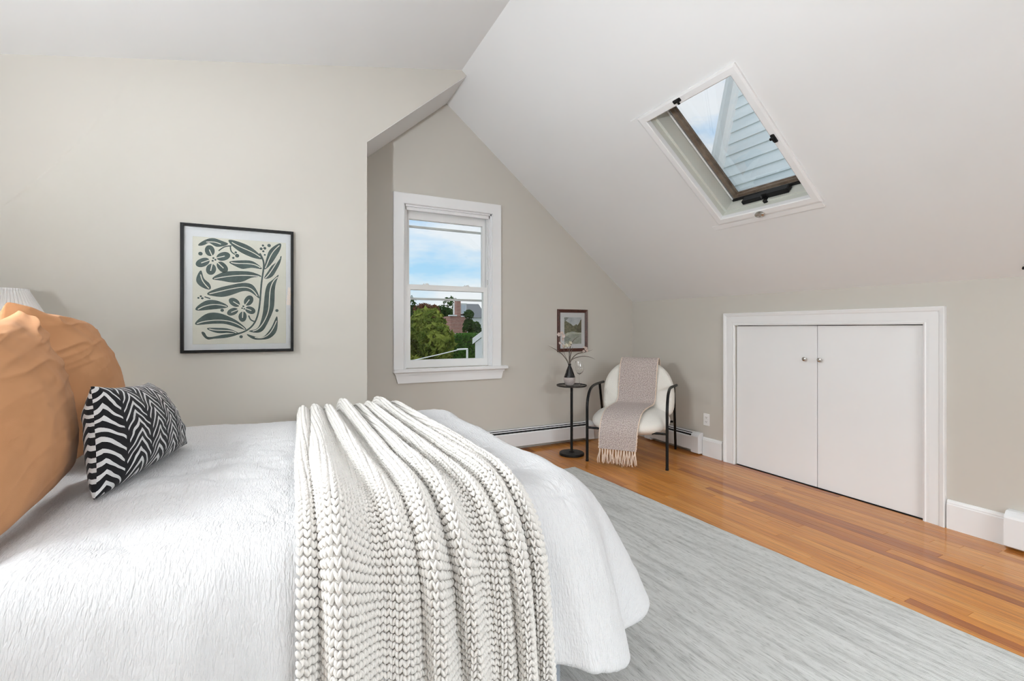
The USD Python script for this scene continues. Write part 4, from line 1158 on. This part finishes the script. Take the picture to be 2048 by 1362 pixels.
def blossom(c, r, seed, face):
    rr_ = np.random.default_rng(seed)
    f = np.array(face, float); f /= np.linalg.norm(f)
    a1 = np.cross(f, [0, 0, 1.0]); a1 /= np.linalg.norm(a1)
    a2 = np.cross(f, a1)
    ms = []
    for k in range(5):
        an = 2 * PI * k / 5 + rr_.uniform(-0.2, 0.2)
        dr = a1 * math.cos(an) + a2 * math.sin(an)
        sdv = np.cross(f, dr)
        t = np.linspace(0, 1, 7)
        s_ = np.linspace(-1, 1, 5)
        Tt, Ss = np.meshgrid(t, s_, indexing='ij')
        wdt = 0.55 * r * np.sin(np.clip(Tt * 0.9 + 0.08, 0, 1) * PI) ** 0.7
        P = c + dr * (Tt * r)[..., None] + sdv * (Ss * wdt)[..., None] + f * (0.45 * r * Tt ** 1.5 + 0.18 * r * Ss ** 2)[..., None]
        Pb = P - f * 0.0009
        ff = grid_faces(7, 5)
        ms.append(trimesh.Trimesh(np.vstack([P.reshape(-1, 3), Pb.reshape(-1, 3)]), np.vstack([(lambda q: np.vstack([q[:, [0, 1, 2]], q[:, [0, 2, 3]]]))(ff), (lambda q: np.vstack([q[:, [0, 2, 1]], q[:, [0, 3, 2]]]))(ff) + 35]), process=False))
    return ms


def stem(pts, blooms, label, petal):
    t = thing('flower_stem', label, 'flower', tuple(fl([(0, 0, 0)])[0]))
    obj('stem', tube(spline(fl(pts), 30), 0.0018, 6), STEM, t, smooth=True)
    for k, (q, r, face) in enumerate(blooms):
        obj('blossom', blossom(fl([q])[0], r, 31 * k + 7, face), petal, t, smooth=40)


tocam = -AD
stem([(0, 0, -0.02), (-0.012, 0, 0.03), (-0.048, 0.01, 0.11), (-0.060, 0.01, 0.19), (-0.085, 0.0, 0.215), (-0.095, -0.005, 0.285)],
     [((-0.098, -0.005, 0.290), 0.020, tocam + AR * -0.5), ((-0.075, 0.0, 0.300), 0.018, tocam + [0, 0, .5]), ((-0.060, 0.0, 0.275), 0.019, tocam), ((-0.070, 0.0, 0.245), 0.018, tocam + AR), ((-0.085, 0.0, 0.210), 0.016, tocam - AR), ((-0.066, 0.0, 0.180), 0.015, tocam + AR)],
     'flower stem with pale pink blossoms reaching up the left side of the vase', PETAL)
stem([(0, 0, -0.02), (0.002, 0.0, 0.06), (-0.008, 0.015, 0.13), (-0.020, 0.02, 0.175), (0.0, 0.02, 0.20)],
     [((-0.026, 0.015, 0.180), 0.022, tocam + [0, 0, .6]), ((-0.006, 0.015, 0.192), 0.021, tocam + AR), ((0.008, 0.015, 0.205), 0.019, tocam + AR * 0.5 + [0, 0, 1]), ((-0.045, 0.015, 0.172), 0.016, tocam - AR)],
     'middle flower stem with cream blossoms in front of the framed landscape', PETAL2)
stem([(0, 0, -0.02), (0.012, 0, 0.03), (0.06, 0.0, 0.095), (0.115, -0.01, 0.122), (0.145, -0.01, 0.145)],
     [((0.148, -0.01, 0.155), 0.019, tocam + AR * 0.6), ((0.158, -0.01, 0.138), 0.017, tocam + AR), ((0.132, -0.01, 0.132), 0.013, tocam), ((0.137, -0.01, 0.165), 0.012, [0, 0, 1.0] + tocam)],
     'flower stem with small pink blossoms leaning out to the right', PETAL)


def blade(pts, wd, label):
    p = spline(fl(pts), 30)
    t = np.linspace(0, 1, 30)
    ww = wd * np.sin(np.clip(0.12 + 0.88 * t, 0, 1) * PI) ** 0.6 * (1 - t) ** 0.15 + 0.0006
    tg_ = np.gradient(p, axis=0)
    tg_ /= np.linalg.norm(tg_, axis=1, keepdims=True)
    sd_ = np.cross(tg_, AD)
    sd_ /= np.linalg.norm(sd_, axis=1, keepdims=True)
    fo = np.cross(sd_, tg_)
    V = np.concatenate([p - sd_ * ww[:, None] / 2, p + fo * ww[:, None] * 0.16, p + sd_ * ww[:, None] / 2, p - fo * 0.0006], 1).reshape(-1, 3)
    i, j = np.meshgrid(np.arange(29), np.arange(4), indexing='ij')
    q = np.stack([i * 4 + j, i * 4 + (j + 1) % 4, (i + 1) * 4 + (j + 1) % 4, (i + 1) * 4 + j], -1).reshape(-1, 4)
    m = trimesh.Trimesh(V, np.vstack([q[:, [0, 1, 2]], q[:, [0, 2, 3]]]), process=False)
    if m.volume < 0:
        m.invert()
    obj('grass_blade', m, BLADE, label=label, cat='leaf', smooth=True)


blade([(-0.004, 0, -0.015), (-0.02, 0, 0.03), (-0.06, 0, 0.09), (-0.118, 0.01, 0.137), (-0.205, 0.02, 0.185)], 0.008, 'long dark grass blade reaching out to the far left of the vase')
blade([(0.003, 0, -0.015), (0.004, 0, 0.055), (0.012, -0.01, 0.11), (0.029, -0.012, 0.174)], 0.011, 'short dark upright grass blade in the middle of the vase')
blade([(0.004, 0, -0.015), (0.014, 0, 0.04), (0.062, -0.005, 0.070), (0.136, -0.01, 0.083), (0.200, -0.01, 0.072), (0.242, -0.01, 0.052)], 0.007, 'grass blade arching over to the right above the wine glass')
blade([(0.006, 0, -0.015), (0.02, 0.01, 0.05), (0.07, 0.015, 0.10), (0.12, 0.02, 0.115), (0.225, 0.02, 0.145)], 0.009, 'dark grass blade behind the right-hand blossoms')
blade([(0.0, 0, -0.015), (0.0, 0.02, 0.10), (0.02, 0.025, 0.20), (0.06, 0.03, 0.250), (0.105, 0.035, 0.275)], 0.008, 'grass blade crossing the framed landscape towards its upper right')

# ---------------------------------------------------------------- framed landscape on the gable wall
sp_ = thing('picture_frame', 'small brown framed landscape above the side table', 'picture', (2.775, YA, 0.955))
FP = [(0, 0.001), (0, 0.012), (0.004, 0.017), (0.010, 0.015), (0.024, 0.021), (0.031, 0.019), (0.034, 0.012), (0.034, 0.001)]
FR = mat('mahogany', {'g': ('geometry', {}), 'm': ('mapping', {'scale': (60.0, 60.0, 60.0)}), 'n': ('noise_texture', {'scale': 1.0, 'detail': 4.0}), 'r': ('rgb_ramp', {'ramp': [(0.3, (0.045, 0.014, 0.009)), (0.7, (0.105, 0.034, 0.022))]}), 'p': ('principled_bsdf', {'roughness': 0.35})},
         [('g.position', 'm.vector'), ('m.vector', 'n.vector'), ('n.fac', 'r.fac'), ('r.color', 'p.base_color')])
X0, X1, Z0, Z1 = 2.619, 2.931, 0.989, 1.368
for A, B, oA, oB in (((X0, Z0), (X1, Z0), (-1, -1), (1, -1)), ((X1, Z0), (X1, Z1), (1, -1), (1, 1)), ((X1, Z1), (X0, Z1), (1, 1), (-1, 1)), ((X0, Z1), (X0, Z0), (-1, 1), (-1, -1))):
    obj('frame_side', frame_side(FP, A, B, oA, oB, mA), FR, sp_)
obj('mat_board', box(X0 - 0.004, X1 + 0.004, YA - 0.006, YA - 0.001, Z0 - 0.004, Z1 + 0.004), plain('mat_board', (0.80, 0.79, 0.80), 0.8), sp_)
PX0, PX1, PZ0, PZ1 = 2.671, 2.887, 1.037, 1.318
NODE = lambda name, a_, b_, sc: mat(name, {'g': ('geometry', {}), 'n': ('noise_texture', {'scale': sc, 'detail': 4.0}), 'r': ('rgb_ramp', {'ramp': [(0.35, a_), (0.65, b_)]}), 'p': ('principled_bsdf', {'roughness': 0.7})},
                                    [('g.position', 'n.vector'), ('n.fac', 'r.fac'), ('r.color', 'p.base_color')])
pic = obj('print', box(PX0, PX1, YA - 0.0068, YA - 0.006, PZ0, PZ1), NODE('print_sky', (0.50, 0.53, 0.56), (0.66, 0.68, 0.70), 14.0), sp_)


def patch(name, pts, k, m):
    """A printed area of the small picture; pts in fractions of its width and height."""
    pp = spline([(PX0 + (PX1 - PX0) * x, PZ0 + (PZ1 - PZ0) * z) for x, z in pts], 60, True)
    pg = sg.Polygon(pp).buffer(0).intersection(sg.box(PX0, PZ0, PX1, PZ1))
    for q in getattr(pg, 'geoms', [pg]):
        obj(name, prism_y(list(q.exterior.coords)[:-1], YA - 0.0068 - 0.0003 * k, YA - 0.0066), m, pic)


patch('printed_meadow', [(-.1, .44), (.3, .46), (.7, .45), (1.1, .44), (1.1, -.1), (-.1, -.1)], 1, NODE('print_meadow', (0.36, 0.38, 0.30), (0.50, 0.51, 0.46), 26.0))
patch('printed_trees', [(-.1, .42), (.3, .44), (.7, .44), (1.1, .43), (1.1, .66), (.85, .66), (.70, .74), (.55, .68), (.40, .74), (.25, .80), (.1, .86), (-.1, .9)], 2, NODE('print_trees', (0.12, 0.12, 0.07), (0.27, 0.25, 0.15), 60.0))
patch('printed_trees', [(.78, .44), (1.1, .44), (1.1, .95), (.95, .90), (.88, .80), (.80, .72), (.74, .60)], 3, NODE('print_pines', (0.10, 0.09, 0.05), (0.20, 0.17, 0.10), 60.0))
patch('printed_trees', [(-.1, .8), (.05, .86), (.2, .95), (.3, 1.1), (-.1, 1.1)], 3, NODE('print_branch', (0.20, 0.22, 0.20), (0.42, 0.44, 0.42), 90.0))
patch('printed_pond', [(.12, .40), (.5, .425), (1.1, .41), (1.1, .38), (.6, .385), (.3, .36), (.1, .30)], 4, NODE('print_path', (0.55, 0.57, 0.47), (0.66, 0.67, 0.58), 30.0))
patch('printed_shade', [(-.1, .30), (.15, .27), (.35, .20), (.15, .10), (-.1, .12)], 4, NODE('print_shade', (0.24, 0.26, 0.22), (0.36, 0.38, 0.34), 40.0))
obj('glass', box(X0 - 0.002, X1 + 0.002, YA - 0.0115, YA - 0.010, Z0 - 0.002, Z1 + 0.002), GLASS, sp_)

# ---------------------------------------------------------------- botanical print
bp_ = thing('picture_frame', 'large botanical print of dark green leaves in thin black frame', 'picture', (-0.245, YP, 1.043))
QX, QZ = -0.570, 1.043
FP2 = [(0, 0.001), (0, 0.034), (0.002, 0.036), (0.015, 0.036), (0.017, 0.034), (0.017, 0.001)]
X0, X1, Z0, Z1 = QX + 0.017, QX + 0.650 - 0.017, QZ + 0.017, QZ + 0.830 - 0.017
mP = lambda u, v, h: (u, YP - h, v)
for A, B, oA, oB in (((X0, Z0), (X1, Z0), (-1, -1), (1, -1)), ((X1, Z0), (X1, Z1), (1, -1), (1, 1)), ((X1, Z1), (X0, Z1), (1, 1), (-1, 1)), ((X0, Z1), (X0, Z0), (-1, 1), (-1, -1))):
    obj('frame_side', frame_side(FP2, A, B, oA, oB, mP), BLACKP, bp_)
obj('backing_board', box(X0 - 0.003, X1 + 0.003, YP - 0.006, YP - 0.001, Z0 - 0.003, Z1 + 0.003), plain('white_board', (0.84, 0.84, 0.86), 0.8), bp_)
pap = obj('print', box(QX + 0.062, QX + 0.603, YP - 0.0090, YP - 0.006, QZ + 0.055, QZ + 0.752, 0.0008), NODE('print_paper', (0.78, 0.755, 0.665), (0.82, 0.795, 0.71), 12.0), bp_)
ART = json.loads('''{"leaf":[[[[93,695],[130,733],[180,748],[222,735],[258,717],[213,695],[180,699],[151,716],[128,701]],[[139,720],[180,723],[216,713]]],[[[261,742],[337,731],[394,704],[432,671],[459,633],[413,633],[350,657],[301,689]],[[282,728],[338,699],[388,678],[445,643]]],[[[265,597],[314,611],[375,616],[420,601],[455,563],[401,567],[345,557],[302,571]],[[277,596],[326,592],[388,593],[445,572]]],[[[170,482],[217,522],[277,538],[351,542],[407,535],[453,512],[401,502],[345,473],[266,464],[212,473]],[[182,483],[265,504],[351,514],[439,511]]],[[[141,382],[194,419],[266,444],[339,462],[389,458],[421,423],[440,362],[402,393],[352,409],[290,385],[230,366],[183,368]],[[156,384],[218,403],[290,424],[352,434],[389,425],[427,380]]],[[[78,279],[124,332],[171,344],[218,332],[258,302],[201,286],[136,277]],[[93,282],[148,309],[201,314],[249,303]]],[[[76,185],[113,235],[160,260],[219,255],[273,231],[316,203],[363,150],[292,171],[231,188],[160,187],[114,182]],[[88,189],[131,204],[201,212],[273,203],[353,155]]],[[[140,157],[202,161],[268,153],[317,125],[256,128],[196,128]],[[155,153],[214,145],[268,142],[304,128]]],[[[111,134],[127,131],[143,104],[220,114],[304,126],[353,136],[268,100],[173,89],[138,89]],[]],[[[570,745],[567,704],[541,650],[509,596],[471,561],[480,624],[496,683],[528,723]],[[561,730],[515,670],[496,625],[477,572]]],[[[574,660],[568,615],[542,554],[510,508],[471,499],[490,544],[516,589],[548,621]],[[564,645],[529,583],[503,537],[477,503]]],[[[557,529],[542,473],[533,384],[527,296],[508,236],[479,170],[435,129],[378,140],[416,151],[447,199],[463,279],[472,382],[491,463],[523,494]],[[549,510],[510,442],[501,353],[495,280],[473,214],[441,162],[403,140]]],[[[547,241],[551,178],[538,126],[499,89],[448,81],[397,89],[366,118],[410,104],[461,100],[499,141],[525,192]],[[544,208],[518,148],[480,104],[416,97]]],[[[108,533],[123,485],[153,452],[159,414],[118,422],[89,448],[83,483]],[[106,505],[118,464],[150,420]]],[[[143,697],[164,699],[180,681],[182,653],[169,633],[148,632],[132,650],[130,677]],[[171,627],[154,670]]],[[[270,646],[263,623],[237,606],[208,605],[193,620],[201,643],[226,660],[255,661]],[[190,619],[237,635]]],[[[253,533],[233,526],[210,540],[195,567],[199,590],[219,597],[242,583],[257,557]],[[189,601],[231,557]]],[[[156,508],[139,522],[136,549],[149,573],[170,579],[187,565],[190,538],[177,514]],[[173,597],[161,536]]],[[[80,568],[85,591],[109,611],[138,617],[154,604],[149,580],[125,560],[96,555]],[[161,607],[111,583]]],[[[264,351],[280,361],[305,354],[323,333],[324,311],[308,301],[283,309],[265,330]],[[332,306],[289,335]]],[[[397,375],[405,354],[397,328],[377,312],[357,315],[349,336],[358,362],[377,379]],[[353,309],[380,350]]],[[[416,269],[403,256],[380,258],[361,273],[358,292],[371,305],[394,303],[413,288]],[[355,293],[391,279]]],[[[340,202],[324,213],[318,238],[327,261],[344,271],[360,260],[365,235],[357,211]],[[344,282],[341,230]]],[[[253,254],[257,273],[277,290],[300,294],[315,283],[311,263],[291,247],[267,243]],[[330,290],[278,265]]]],"dot":[[105,642,12],[288,627,7],[310,643,12],[302,664,7],[451,700,9],[473,705,9],[499,726,11],[464,684,7],[473,660,6],[462,723,7],[94,355,6],[107,366,6],[115,353,7],[225,277,10],[547,281,10],[333,102,10],[176,618,6],[187,608,6],[172,600,6],[346,306,6],[339,293,5],[351,289,5]],"stem":[[[[317,123],[369,147],[409,191],[434,264],[446,366],[455,483],[467,586],[461,629],[445,665]],9],[[[207,670],[240,697],[276,706]],6],[[[271,700],[277,669],[295,652]],6],[[[378,241],[390,216],[409,205]],7],[[[130,362],[156,353]],6]]}''')
INK = NODE('print_ink', (0.052, 0.085, 0.082), (0.078, 0.118, 0.114), 22.0)
vein = lambda pts, wd: sg.LineString(spline(pts, 30) if len(pts) > 2 else pts).buffer(wd)


def ink(name, g, lift=0.0):
    for q in getattr(g, 'geoms', [g]):
        if q.area > 4:
            m = extrude(q.simplify(0.25), 1.0)
            v = m.vertices / 1000.0
            m = trimesh.Trimesh(np.column_stack([QX + v[:, 0], YP - 0.0088 - v[:, 2] * (1.0 + lift), QZ + v[:, 1]]), m.faces, process=False)
            m.fix_normals()
            obj(name, m, INK, pap)


for out_, vn in ART['leaf']:
    g_ = sg.Polygon(spline(out_, 70, True)).buffer(0)
    if vn:
        g_ = g_.difference(vein(vn, 3.2))
    ink('printed_leaf', g_)
for x, z, r in ART['dot']:
    ink('printed_berry', sg.Point(x, z).buffer(r))
for pts, wd in ART['stem']:
    ink('printed_stem', vein(pts, wd / 2 + 0.6), 0.3)
obj('glass', box(X0 - 0.002, X1 + 0.002, YP - 0.030, YP - 0.0285, Z0 - 0.002, Z1 + 0.002), GLASS, bp_)

# a floor lamp stands behind the camera; its warm shade shows in the print's glass
fl_ = thing('floor_lamp', 'floor lamp with warm lit shade behind the camera', 'lamp', (0.19, -1.15, 0))
obj('base', lathe([(0, 0), (0.13, 0), (0.13, 0.02), (0.02, 0.03), (0, 0.03)], (0.19, -1.15, 0)), BLACK, fl_, smooth=30)
obj('pole', lathe([(0, 0.03), (0.012, 0.03), (0.012, 1.62), (0, 1.62)], (0.19, -1.15, 0), 20), BLACK, fl_, smooth=30)
obj('shade', lathe([(0.11, 1.58), (0.085, 1.86), (0.083, 1.86), (0.108, 1.58), (0.11, 1.58)], (0.19, -1.15, 0)), mat('lit_shade', {'e': ('emission', {'color': (1.0, 0.55, 0.22), 'strength': 5.0})}, surface='e.emission'), fl_, smooth=30)
# an uplighter added only to brighten the room; its bulb is the sphere light set at the top of this script
ul = thing('floor_lamp', 'added uplighter with open metal bowl beside the bed, out of view', 'lamp', (-1.10, 0.70, 0))
obj('base', lathe([(0, 0), (0.14, 0), (0.14, 0.02), (0.02, 0.03), (0, 0.03)], (-1.10, 0.70, 0)), BLACK, ul, smooth=30)
obj('pole', lathe([(0, 0.03), (0.012, 0.03), (0.012, 1.20), (0, 1.20)], (-1.10, 0.70, 0), 20), BLACK, ul, smooth=30)
obj('bowl', lathe([(0, 1.18), (0.07, 1.20), (0.14, 1.25), (0.18, 1.315), (0.177, 1.315), (0.137, 1.253), (0.068, 1.205), (0, 1.186)], (-1.10, 0.70, 0)), VINYL, ul, smooth=30)

# ---------------------------------------------------------------- outside
GZ = -6.5
GRASS = NODE('lawn', (0.05, 0.085, 0.025), (0.10, 0.14, 0.045), 0.8)
obj('ground', box(-90, 160, 6, 240, GZ - 0.5, GZ), GRASS, label='green ground far below the window', cat='ground', kind='structure')


def leaf_mat(name, a_, b_, c_):
    return mat(name, {'g': ('geometry', {}), 'n': ('noise_texture', {'scale': 2.2, 'detail': 3.0}), 'oi': ('geometry', {}),
                      'r': ('rgb_ramp', {'ramp': [(0.22, a_), (0.45, b_), (0.68, c_)]}), 'ad': ('math', {'math_type': 'multiply_add', 'value2': 0.65, 'value3': 0.0}), 'sb': ('math', {'math_type': 'multiply_add', 'value2': 0.62}),
                      'd': ('diffuse_bsdf', {}), 't': ('translucent_bsdf', {}), 'm': ('mix_closure', {'fac': 0.35})},
               [('g.position', 'n.vector'), ('oi.random_per_island', 'ad.value1'), ('n.fac', 'sb.value1'), ('ad.value', 'sb.value3'), ('sb.value', 'r.fac'), ('r.color', 'd.color'), ('r.color', 't.color'), ('d.BSDF', 'm.closure1'), ('t.BSDF', 'm.closure2')], surface='m.closure')


LEAF_Y = leaf_mat('leaf_olive', (0.09, 0.14, 0.025), (0.40, 0.44, 0.09), (0.80, 0.76, 0.28))  # palest ramp colour paints sunlit highlights into the leaves
LEAF_D = leaf_mat('leaf_dark', (0.03, 0.07, 0.02), (0.06, 0.12, 0.03), (0.11, 0.18, 0.05))
LEAF_R = leaf_mat('leaf_russet', (0.13, 0.06, 0.03), (0.20, 0.09, 0.05), (0.28, 0.14, 0.08))
LEAF_H = leaf_mat('leaf_ivy', (0.05, 0.13, 0.02), (0.10, 0.24, 0.04), (0.20, 0.36, 0.07))
BARK = plain('bark', (0.10, 0.075, 0.055), 0.9)


def leaves(pos, nrm_, size, seed):
    r_ = np.random.default_rng(seed)
    n = len(pos)
    nv = nrm_ + r_.normal(0, 0.55, (n, 3))
    nv /= np.linalg.norm(nv, axis=1, keepdims=True)
    t = r_.normal(0, 1, (n, 3)) + np.array([0, 0, -0.4])
    t -= nv * np.einsum('ij,ij->i', t, nv)[:, None]
    t /= np.linalg.norm(t, axis=1, keepdims=True)
    b = np.cross(nv, t)
    s = size * r_.uniform(0.6, 1.35, n)[:, None]
    V = np.stack([pos - t * s, pos + b * s * 0.42 + nv * s * 0.1, pos + t * s * 1.1, pos - b * s * 0.42 + nv * s * 0.1], 1).reshape(-1, 3)
    i = np.arange(n)[:, None] * 4
    F = np.concatenate([i + [0, 1, 2], i + [0, 2, 3]], 0)
    return trimesh.Trimesh(V, F, process=False)


def tree(x, y, top, r, h, n, size, m, label, seed, group=None):
    r_ = np.random.default_rng(seed)
    t = thing('tree', label, 'tree', (x, y, GZ), group)
    obj('trunk', tube(np.array([(x, y, GZ), (x + 0.1, y, (GZ + top) / 2 - h * 0.2), (x, y, top - h * 0.45)]), [0.06 * r + 0.12, 0.05 * r + 0.08, 0.04], 8), BARK, t, smooth=True)
    nb = 20
    c = r_.normal(0, 1, (nb, 3))
    c /= np.linalg.norm(c, axis=1, keepdims=True)
    c = np.array([x, y, top - h / 2]) + c * np.array([r, r, h / 2]) * r_.uniform(0.35, 0.78, (nb, 1))
    br = r_.uniform(0.24, 0.44, nb) * min(r, h / 2)
    k = r_.choice(nb, n, p=br ** 2 / (br ** 2).sum())
    d = r_.normal(0, 1, (n, 3))
    d[:, 2] += 0.25
    d /= np.linalg.norm(d, axis=1, keepdims=True)
    pos = c[k] + d * (br[k] * r_.uniform(0.80, 1.06, n))[:, None]
    obj('foliage', leaves(pos, d, size, seed + 1), m, t, kind='stuff')


tree(4.05, 15.6, 2.15, 1.50, 4.6, 9000, 0.12, LEAF_Y, 'big olive green tree filling the left of the window view', 1)
tree(3.75, 12.4, 0.45, 0.75, 2.6, 5000, 0.085, LEAF_Y, 'lower olive green bushy tree in front of the big one', 2)
tree(19.6, 68.0, 5.3, 2.6, 6.0, 2500, 0.30, LEAF_R, 'russet leaved tree beyond the olive green tree', 3)
tree(24.6, 77.0, 5.9, 3.4, 8.0, 3500, 0.32, LEAF_D, 'dark green tree to the left of the brick chimney', 4)
tree(29.5, 84.0, 6.6, 4.2, 9.0, 3500, 0.34, LEAF_D, 'dark green tree behind the brick house', 5)
tree(22.0, 93.0, 8.0, 3.8, 10.0, 3500, 0.34, LEAF_D, 'tallest dark tree on the skyline at the left', 6)
tree(18.7, 46.6, 4.2, 1.3, 6.5, 3000, 0.20, LEAF_D, 'narrow dark tree to the right of the brick house', 7)
tree(15.5, 48.0, 0.0, 3.0, 6.0, 3000, 0.22, LEAF_D, 'low dark tree below the brick house', 8)
r_ = np.random.default_rng(5)
hd = thing('hedge', 'tall bright green ivy hedge below the brick house', 'hedge', (10.5, 29, GZ))
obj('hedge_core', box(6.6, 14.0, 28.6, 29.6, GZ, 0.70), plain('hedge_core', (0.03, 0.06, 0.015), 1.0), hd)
pp_ = np.concatenate([np.column_stack([r_.uniform(6.5, 14.1, 9000), r_.uniform(28.3, 28.6, 9000), GZ + (0.85 - GZ) * r_.uniform(0.55, 1, 9000)]), np.column_stack([r_.uniform(6.5, 14.1, 1500), r_.uniform(28.4, 29.8, 1500), r_.uniform(0.68, 0.88, 1500)])])
obj('hedge_leaves', leaves(pp_, np.array([[0, -0.8, 0.6]]), 0.085, 9), LEAF_H, hd, kind='stuff')
wl = thing('boundary_wall', 'pale grey garden wall above the hedge', 'wall', (13, 40, GZ))
obj('wall_face', box(6, 26, 40, 40.3, GZ, 0.62), plain('pale_render', (0.52, 0.52, 0.50), 0.9), wl)
obj('coping', box(5.9, 26.1, 39.9, 40.4, 0.62, 0.75), plain('pale_coping', (0.62, 0.62, 0.60), 0.9), wl)

BRICK = mat('red_brick', {'g': ('geometry', {}), 'm': ('mapping', {'rotation': (PI / 2, 0, 0)}), 'b': ('brick_texture', {'scale': 1.0, 'brick_width': 0.22, 'row_height': 0.075, 'mortar_size': 0.008, 'color1': (0.30, 0.105, 0.075), 'color2': (0.42, 0.19, 0.14), 'mortar': (0.45, 0.38, 0.34)}),
                          'p': ('principled_bsdf', {'roughness': 0.9})}, [('g.position', 'm.vector'), ('m.vector', 'b.vector'), ('b.color', 'p.base_color')])
WHITE_EXT = plain('white_clapboard', (0.78, 0.78, 0.77), 0.6)
SLATE = plain('slate_roof', (0.20, 0.21, 0.22), 0.8)
h = thing('brick_house', 'red brick house with chimney and white dormer beyond the trees', 'house', (21.5, 58, GZ))
obj('brick_wall', box(19.6, 21.85, 57.0, 63.0, GZ, 2.80), BRICK, h)
obj('chimney', box(20.41, 20.95, 56.95, 57.8, 2.80, 5.0), BRICK, h)
obj('coping', [box(19.35, 20.41, 56.85, 57.3, 2.80, 2.95), box(20.95, 22.1, 56.85, 57.3, 2.72, 2.86)], WHITE_EXT, h)
obj('dormer', [box(20.95, 21.78, 57.05, 60.0, 3.10, 4.40), box(20.90, 21.85, 56.98, 60.1, 4.40, 4.50)], WHITE_EXT, h)
obj('dormer_window', box(21.05, 21.68, 57.0, 57.06, 3.22, 4.28, 0.01), plain('window_grey', (0.50, 0.54, 0.60), 0.2), h)
obj('side_wing', box(21.85, 24.5, 57.3, 63.0, GZ, 2.70), WHITE_EXT, h)
obj('wing_roof', prism_x([(57.0, 2.65), (63.2, 2.65), (60.0, 4.6)], 21.8, 24.7), SLATE, h)
nb_ = thing('neighbour_roof', 'pale neighbouring gable end at the lower right of the window view', 'house', (5.6, 12, GZ))
gm_ = [prism_y([(4.43, GZ), (7.5, GZ), (7.5, 3.0), (4.43, 0.83)], 11.1, 16.0), prism_y([(4.36, 0.80), (7.5, 3.03), (7.5, 3.18), (4.36, 0.95)], 11.0, 16.1)]
for m in gm_:
    m.vertices = m.vertices + np.outer(m.vertices[:, 1] - 11.0, [0.45, 0, 0])
obj('gable', gm_[0], WHITE_EXT, nb_)
obj('gable_roof', gm_[1], WHITE_EXT, nb_)
pl = thing('clothesline_pole', 'white clothesline pole with a line running off to the left', 'pole', (3.235, 8.44, GZ))
obj('pole', tube(np.array([(3.245, 8.44, GZ), (3.235, 8.44, 0.80)]), 0.020, 10), VINYL, pl, smooth=40)
obj('cross_arm', tube(np.array([(3.05, 8.50, 0.795), (3.25, 8.43, 0.805)]), 0.018, 10), VINYL, pl, smooth=40)
obj('line', tube(np.array([(3.06, 8.49, 0.785), (2.75, 8.65, 0.70), (2.31, 8.90, 0.585), (1.6, 9.3, 0.45)]), 0.011, 8), VINYL, pl, smooth=True)

# the house next door, seen through the skylight: a steep gable in lapped boards with a white rake
sg2 = thing('siding_house', 'neighbouring house in lapped blue-grey clapboards with white rake board', 'house', (7.3, 2.0, GZ))
CLAP = mat('grey_blue_clapboard', {'g': ('geometry', {}), 'm': ('mapping', {'scale': (4.0, 1.2, 5.0)}), 'n': ('noise_texture', {'scale': 1.0, 'detail': 5.0, 'roughness': 0.6}), 'r': ('rgb_ramp', {'ramp': [(0.3, (0.62, 0.68, 0.70)), (0.65, (0.72, 0.77, 0.785))]}), 'p': ('principled_bsdf', {'roughness': 0.7})},
           [('g.position', 'm.vector'), ('m.vector', 'n.vector'), ('n.fac', 'r.fac'), ('r.color', 'p.base_color')])
yin = lambda z: 5.66 - 0.25 * (z - 4.02)
zz_ = 1.4
while zz_ < 8.6:
    z1_ = zz_ + 0.187
    V = []
    for z, xx in ((zz_, 6.965), (zz_ + 0.010, 6.962), (z1_ + 0.02, 6.992), (z1_ + 0.02, 7.02), (zz_, 7.02)):
        V += [(xx, -7.0, z), (xx, yin(z), z)]
    V = np.array(V)
    F = []
    for k in range(5):
        j = (k + 1) % 5
        F += [(2 * k, 2 * j, 2 * j + 1), (2 * k, 2 * j + 1, 2 * k + 1)]
    for k in range(1, 4):
        F += [(0, 2 * k + 2, 2 * k), (1, 2 * k + 1, 2 * k + 3)]
    m = trimesh.Trimesh(V, np.array(F), process=False)
    if m.volume < 0:
        m.invert()
    obj('clapboard', m, CLAP, sg2)
    zz_ = z1_
obj('wall_body', prism_x([(-7, GZ), (yin(GZ) , GZ), (yin(8.8), 8.8), (-7, 8.8)], 7.02, 11.0), CLAP, sg2)  # unseen length and height enlarged to keep sun out of the skylight
obj('rake_board', prism_x([(yin(0.5) - 0.02, 0.5), (yin(0.5) + 0.12, 0.5), (yin(8.9) + 0.12, 8.9), (yin(8.9) - 0.02, 8.9)], 6.92, 7.02), WHITE_EXT, sg2)
obj('rake_trim', prism_x([(yin(0.5) + 0.09, 0.5), (yin(0.5) + 0.16, 0.5), (yin(8.9) + 0.16, 8.9), (yin(8.9) + 0.09, 8.9)], 6.80, 7.0), plain('rake_grey_white', (0.60, 0.62, 0.62), 0.6), sg2)  # trim in a greyer white than the rake board
